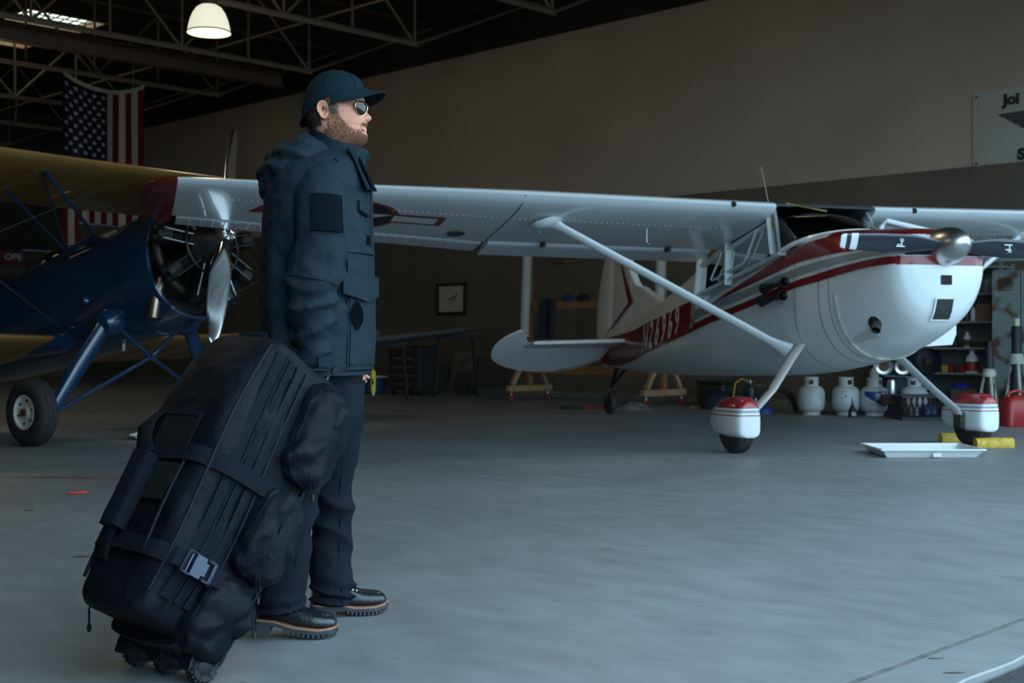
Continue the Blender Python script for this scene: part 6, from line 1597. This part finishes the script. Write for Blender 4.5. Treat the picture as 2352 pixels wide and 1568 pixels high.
# black bottle in front
bt = on_floor(1958, 958); bo = thing('oil_bottle', 'small black spray bottle with pale label in front of the tanks', 'bottle', M=T(bt.x, bt.y, 0))
P(bo, 'bottle', BLK, lambda b: b.lathe([(.05, 0), (.053, .01), (.053, .08), (.03, .13), (.014, .15), (.012, .18)], 20)); P(bo, 'nozzle', BLK, lambda b: b.tube([(0, 0, .175), (0, 0, .20), (-.015, 0, .26)], [.012, .008, .003], 8)); P(bo, 'paper_label', mat('label_grey', (.3, .34, .38), .6), lambda b: b.grid(lambda a, z: (.0545 * cos(a), .0545 * sin(a), z), lin(-pi/2 - .5, -pi/2 + .7, 10), lin(.02, .065, 3), 0), 60)
# milk crate
ck = on_floor(2124, 965); crate = thing('milk_crate', 'black lattice milk crate on the floor beside the blue labelled tank', 'crate', M=T(ck.x, ck.y + .02, 0) @ rotz(radians(4)))
wC, dC, hC = .54, .36, .30
P(crate, 'floor_panel', BLK, lambda b: b.box((0, dC/2, .012), (wC, dC, .02)), 0)
for y in (0, dC):
    P(crate, 'rim_rail', BLK, lambda b: b.box((0, y, hC - .015), (wC, .02, .03)), 0); P(crate, 'rim_rail', BLK, lambda b: b.box((0, y, .02), (wC, .02, .03)), 0)
    for k in range(15): P(crate, 'lattice_bar', BLK, lambda b: b.tube([(-wC/2 + .02 + k * (wC - .04)/14, y, .03), (max(-wC/2 + .01, min(wC/2 - .01, -wC/2 + .02 + k * (wC - .04)/14 + (.07 if k % 2 else -.07))), y, hC - .03)], .008, 4))
for x in (-wC/2, wC/2):
    P(crate, 'rim_rail', BLK, lambda b: b.box((x, dC/2, hC - .015), (.02, dC, .03)), 0)
    for k in range(7): P(crate, 'lattice_bar', BLK, lambda b: b.tube([(x, .03 + k * (dC - .06)/6, .02), (x, .03 + k * (dC - .06)/6, hC - .03)], .008, 4))
b = MB(crate.matrix_world if False else T(ck.x + .12, ck.y + .2, .03)); b.box((0, 0, .08), (.18, .14, .14), ch=.02); tag(b.build('blue_box', mat('box_blue', (.02, .05, .14), .5), None), 'small blue box inside the black milk crate', 'box')
# ---- shelving with bottles
sh0 = on_wall(2208, 930, .42); shelf = thing('storage_shelf', 'grey steel shelving unit against the wall beside the rusty locker', 'shelf', M=WALLF(Vector((sh0.x, sh0.y, 0))))
SHM = mat('shelf_grey', (.22, .23, .225), .5)
zsh = [.12, .53, .86, 1.20, 1.56, 1.9]
for z in zsh: P(shelf, 'shelf_board', SHM, lambda b: b.box((-.05, .19, z), (1.15, .38, .025)), 0)
for x in (-.62, .52):
    for y in (.01, .37): P(shelf, 'upright', SHM, lambda b: b.box((x, y, .98), (.035, .03, 1.94)), 0)
P(shelf, 'back_panel', mat('shelf_back', (.10, .105, .10), .7), lambda b: b.box((-.05, .39, 1.0), (1.15, .012, 1.9)), 0)
def onsh(u, v): return (on_wall(u, v, .36) - sh0).dot(WX)
SM_ = WALLF(Vector((sh0.x, sh0.y, 0)))
def bottle(u, z, r, h, lbl, m, capm=WHT, band=None, y=.12, nm='bottle'):
    t = thing(nm, lbl, 'bottle', M=SM_ @ T(onsh(u, 800), y, z + .0125), group='containers on the grey shelving')
    P(t, 'flask', m, lambda b: b.lathe([(r * .95, 0), (r, .01), (r, h * .55), (r * .75, h * .75), (r * .35, h * .88), (r * .3, h * .92)], 20)); P(t, 'cap', capm, lambda b: b.lathe([(r * .38, h * .9), (r * .38, h), (0, h)], 14))
    if band: P(t, 'paper_label', band, lambda b: b.lathe([(r + .001, h * .08), (r + .0015, h * .1), (r + .0015, h * .5), (r + .001, h * .52)], 20, cap=False))
bottle(2228, .53, .085, .29, 'large white jug with red band on the lower shelf', WHT, WHT, REDP)
bottle(2217, .86, .05, .20, 'white bottle with dark printed label on the middle shelf', WHT, WHT, mat('dark_print', (.05, .05, .05), .6))
bottle(2231, 1.20, .035, .21, 'slim white bottle on the upper shelf beside the brown carton', WHT, BLK)
bottle(2216, 1.20, .035, .19, 'slim dark blue bottle on the upper shelf', mat('dark_blue_bottle', (.02, .04, .07), .4), BLK)
bottle(2190, .86, .045, .17, 'black bottle on the middle shelf behind the airplane cowling', BLK, BLK); bottle(2262, 1.56, .05, .2, 'grey bottle standing on the top shelf', mat('grey_bottle', (.2, .2, .19), .5), BLK); bottle(2236, 1.56, .045, .17, 'brown bottle standing on the top shelf', mat('brown_bottle', (.12, .08, .05), .5), BLK)
bottle(2262, .53, .05, .14, 'squat clear grey jar on the lower shelf', mat('jar_grey', (.16, .18, .18), .3), BLK, nm='jar'); bottle(2270, .86, .055, .13, 'squat brown jar on the middle shelf', mat('jar_brown', (.13, .1, .07), .5), BLK, nm='jar')
def carton(u, z, w, h, d, lbl, m, y=.16, nm='carton'):
    b = MB(SM_ @ T(onsh(u, 800), y, z + .0125)); b.box((0, 0, h/2), (w, d, h), ch=.004); tag(b.build(nm, m, None), lbl, 'box', 'containers on the grey shelving')
CARD = mat('brown_card', (.19, .12, .07), .8, var=.15, vscale=10)
carton(2258, 1.20, .19, .22, .2, 'brown cardboard carton on the upper shelf', CARD); carton(2165, .53, .07, .09, .1, 'small yellow carton on the lower shelf', YEL); carton(2180, .53, .06, .10, .1, 'small dark red carton beside the yellow carton', REDP); carton(2195, .53, .07, .085, .1, 'small black and red parts box on the lower shelf', mat('maroon_card', (.10, .02, .02), .7)); carton(2206, .53, .05, .095, .1, 'narrow bright red carton next to the white jug', REDP)
carton(2245, .86, .20, .07, .2, 'flat black tray on the middle shelf', BLK, nm='parts_tray'); carton(2215, .12, .35, .2, .25, 'brown carton on the bottom shelf behind the wheel pant', CARD)
bl_ = on_floor(2232, 935); lump('blue_rag', 'bright blue rag heaped on the bottom shelf edge', 'rag', Vector((0, 0, 0)), .12, .08, .08, mat('rag_blue', (.01, .05, .35), .8), 9).matrix_world = SM_ @ T(onsh(2203, 905), .10, .335)
# ---- rusty locker, jacks, can, box
lk = on_wall(2345, 900, .85); lock = thing('steel_locker', 'tall pale blue steel locker blotched with rust', 'locker', M=WALLF(Vector((lk.x, lk.y, 0))))
LKM = mat('chipped_blue_grey_paint', (.20, .25, .255), .6, col2=(.10, .055, .03), vscale=4.5, detail=6)
LKM.node_tree.nodes['Color Ramp'].color_ramp.elements[0].position = .52; LKM.node_tree.nodes['Color Ramp'].color_ramp.elements[1].position = .62
P(lock, 'carcass', LKM, lambda b: b.box((0, .25, .92), (.72, .5, 1.84), ch=.01)); 
for x in (-.18, .18):
    d = P(lock, 'door', LKM, lambda b: b.box((x, -.012, .93), (.345, .024, 1.76), ch=.004))
    for k in range(6):
        for z0 in (1.58, .22): P(d, 'vent_slot', BLK, lambda b: b.box((x, -.026, z0 + k * .028), (.17, .006, .010)), 0)
    P(d, 'handle', STEEL, lambda b: b.box((x + (.12 if x < 0 else -.12), -.035, 1.0), (.02, .03, .12), ch=.005))
def jack(u, v, hcol, lbl, rb_, top_white):
    q = on_floor(u, v); j = thing('wing_jack', lbl, 'aircraft jack', group='aircraft jacks beside the locker', M=T(q.x, q.y, 0))
    for k in range(3):
        a = .5 + k * 2*pi/3; P(j, 'leg', mat('jack_cream', (.36, .36, .31), .6, var=.3, vscale=12), lambda b: b.tube([(.04 * cos(a), .04 * sin(a), hcol * .62), (.155 * cos(a), .155 * sin(a), .02)], .022, 8)); P(j, 'foot', BLK, lambda b: b.lathe([(.05, 0), (.05, .012), (.02, .03)], 14, T(.155 * cos(a), .155 * sin(a), 0)))
    P(j, 'hydraulic_column', BLK, lambda b: b.lathe([(rb_ * 1.3, hcol * .25), (rb_ * 1.3, hcol * .45), (rb_, hcol * .5), (rb_, hcol * .93), (rb_ * .6, hcol * .93)], 20)); P(j, 'collar', mat('jack_cream', ), lambda b: b.lathe([(rb_ * 1.6, hcol * .56), (rb_ * 1.7, hcol * .6), (rb_ * 1.2, hcol * .66)], 20))
    P(j, 'ram', mat('ram_pad', (.55, .50, .42), .6) if top_white else BLK, lambda b: b.lathe([(rb_ * .6, hcol * .92), (rb_ * .62, hcol), (0, hcol)], 16))
jack(2272, 968, .95, 'cream tripod jack with short black column in front of the locker', .05, False)
jack(2335, 968, 1.22, 'tall black column jack with pale cap in front of the locker', .058, True)
gc = on_floor(2356, 980); can = thing('fuel_can', 'red plastic fuel can on the floor beside the striped wheel pant', 'fuel can', M=T(gc.x, gc.y, 0) @ rotz(.25))
P(can, 'canister', REDP, lambda b: b.loft([sring(0, .13, z, rx, ry, 40, 4.5) for z, rx, ry in ((0, .19, .12), (.01, .205, .13), (.26, .205, .13), (.31, .18, .11), (.345, .11, .07), (.35, .05, .03))], cap=True), 50)
P(can, 'carry_grip', REDP, lambda b: b.tube([(-.14, .13, .31), (-.12, .13, .375), (-.02, .13, .40), (.06, .13, .38), (.09, .13, .34)], .018, 10)); P(can, 'spout_cap', mat('yellow_cap', (.5, .38, .03), .5), lambda b: b.lathe([(.035, .33), (.035, .375), (0, .38)], 14, T(.13, .13, -.03)))
cbx = at(2380, 900, 15.3); b = MB(T(cbx.x, cbx.y, 0)); b.box((0, 0, .26), (.26, .2, .52), ch=.01); tag(b.build('cardboard_box', CARD, None), 'brown cardboard box standing behind the red fuel can', 'box')
# ---- drip trays, chocks, bits on the floor
def tray(lbl, x0, x1, y0, y1, h, M):
    t = thing('drip_tray', lbl, 'tray', M=M, group='white drip trays on the floor'); w, d = x1 - x0, y1 - y0
    def rim(e, z): return [(x0 - e, y0 - e, z), (x1 + e, y0 - e, z), (x1 + e, y1 + e, z), (x0 - e, y1 + e, z)]
    b = MB(); b.loft([rim(-.05, .002), rim(0, h), rim(.012, h), rim(.014, h - .012), rim(.008, h - .012), rim(.004, h - .006), rim(-.006, h - .006), rim(-.045, .008)], cap=True); b.build('pan', WHT, t, 25)
    P(t, 'rim_tab', WHT, lambda b: b.box(((x0 + x1)/2 + .03, y0 + .004, .025), (.07, .012, .035), ch=.004)); return t
tr = tray('wide white drip tray with an oil smear under the airplane nose', -.415, .415, 0, .62, .075, T(3.43, 10.45, 0))
P(tr, 'oil_smear', mat('black_oil', (.015, .013, .012), .25), lambda b: b.add([(-.2 + .20 * cos(a), .44 + .12 * sin(a) * (1 + .15 * sin(5 * a)), .0095) for a in lin(0, 2*pi, 25)[:-1]], [tuple(range(24))]), 0)
tray('small white drip tray under the biplane', -.16, .26, 0, .30, .06, T(at(345, 1008, 12.4).x, 12.35, 0) @ rotz(.1))
def chock(u, v, rz, lbl):
    q = on_floor(u, v); b = MB(T(q.x, q.y, 0) @ rotz(rz)); pts = [(-.045, 0), (.045, 0), (.052, .03), (.045, .065), (.02, .085), (-.02, .085), (-.045, .065), (-.052, .03)]
    b.prism(pts, .34, Matrix(((0, 0, 1, -.17), (1, 0, 0, .05), (0, 1, 0, 0), (0, 0, 0, 1)))); tag(b.build('wheel_chock', YEL, None, 30), lbl, 'wheel chock', 'yellow chocks at the airplane wheel')
chock(2288, 1028, .05, 'yellow wooden wheel chock lying in front of the striped wheel pant'); chock(2205, 1016, .1, 'yellow wooden wheel chock tucked behind the striped wheel pant')
rm = on_floor(177, 1134); b = MB(T(rm.x, rm.y, .008) @ rotz(radians(24))); b.tube([(-.06, 0, 0), (-.05, 0, 0), (.05, 0, 0), (.06, 0, 0)], [.004, .008, .008, .005], 10)
tag(b.build('red_marker', mat('marker_red', (.6, .05, .03), .5), None), 'red marker stick lying on the bare concrete floor', 'marker')
for i, (u, v, L_, w) in enumerate(((230, 1096, 1.1, .10), (930, 943, .55, .16), (1655, 1003, .25, .06), (68, 1172, .06, .03), (190, 1278, .08, .03), (2150, 1512, .05, .006), (2190, 1545, .06, .008))):
    q = on_floor(u, v); rg = random.Random(i); mm = mat('red_paint_smear', (.15, .085, .075), .7, col2=(.22, .20, .19), vscale=9) if i < 3 else mat('dark_rubber_scuff', (.05, .045, .04), .8, col2=(.14, .13, .125), vscale=30)
    b = MB(); pts = [(q.x + L_/2 * cos(a) * (1 + rg.uniform(-.25, .25)), q.y + w * sin(a) * (1 + rg.uniform(-.5, .3)), .0015) for a in lin(0, 2*pi, 27)[:-1]]; b.add([(q.x, q.y, .0015)] + pts, [(0, k + 1, (k + 1) % 26 + 1) for k in range(26)])
    o = b.build('floor_stain', mm, None, 0); o.parent = floor; o.matrix_local = HM.inverted()
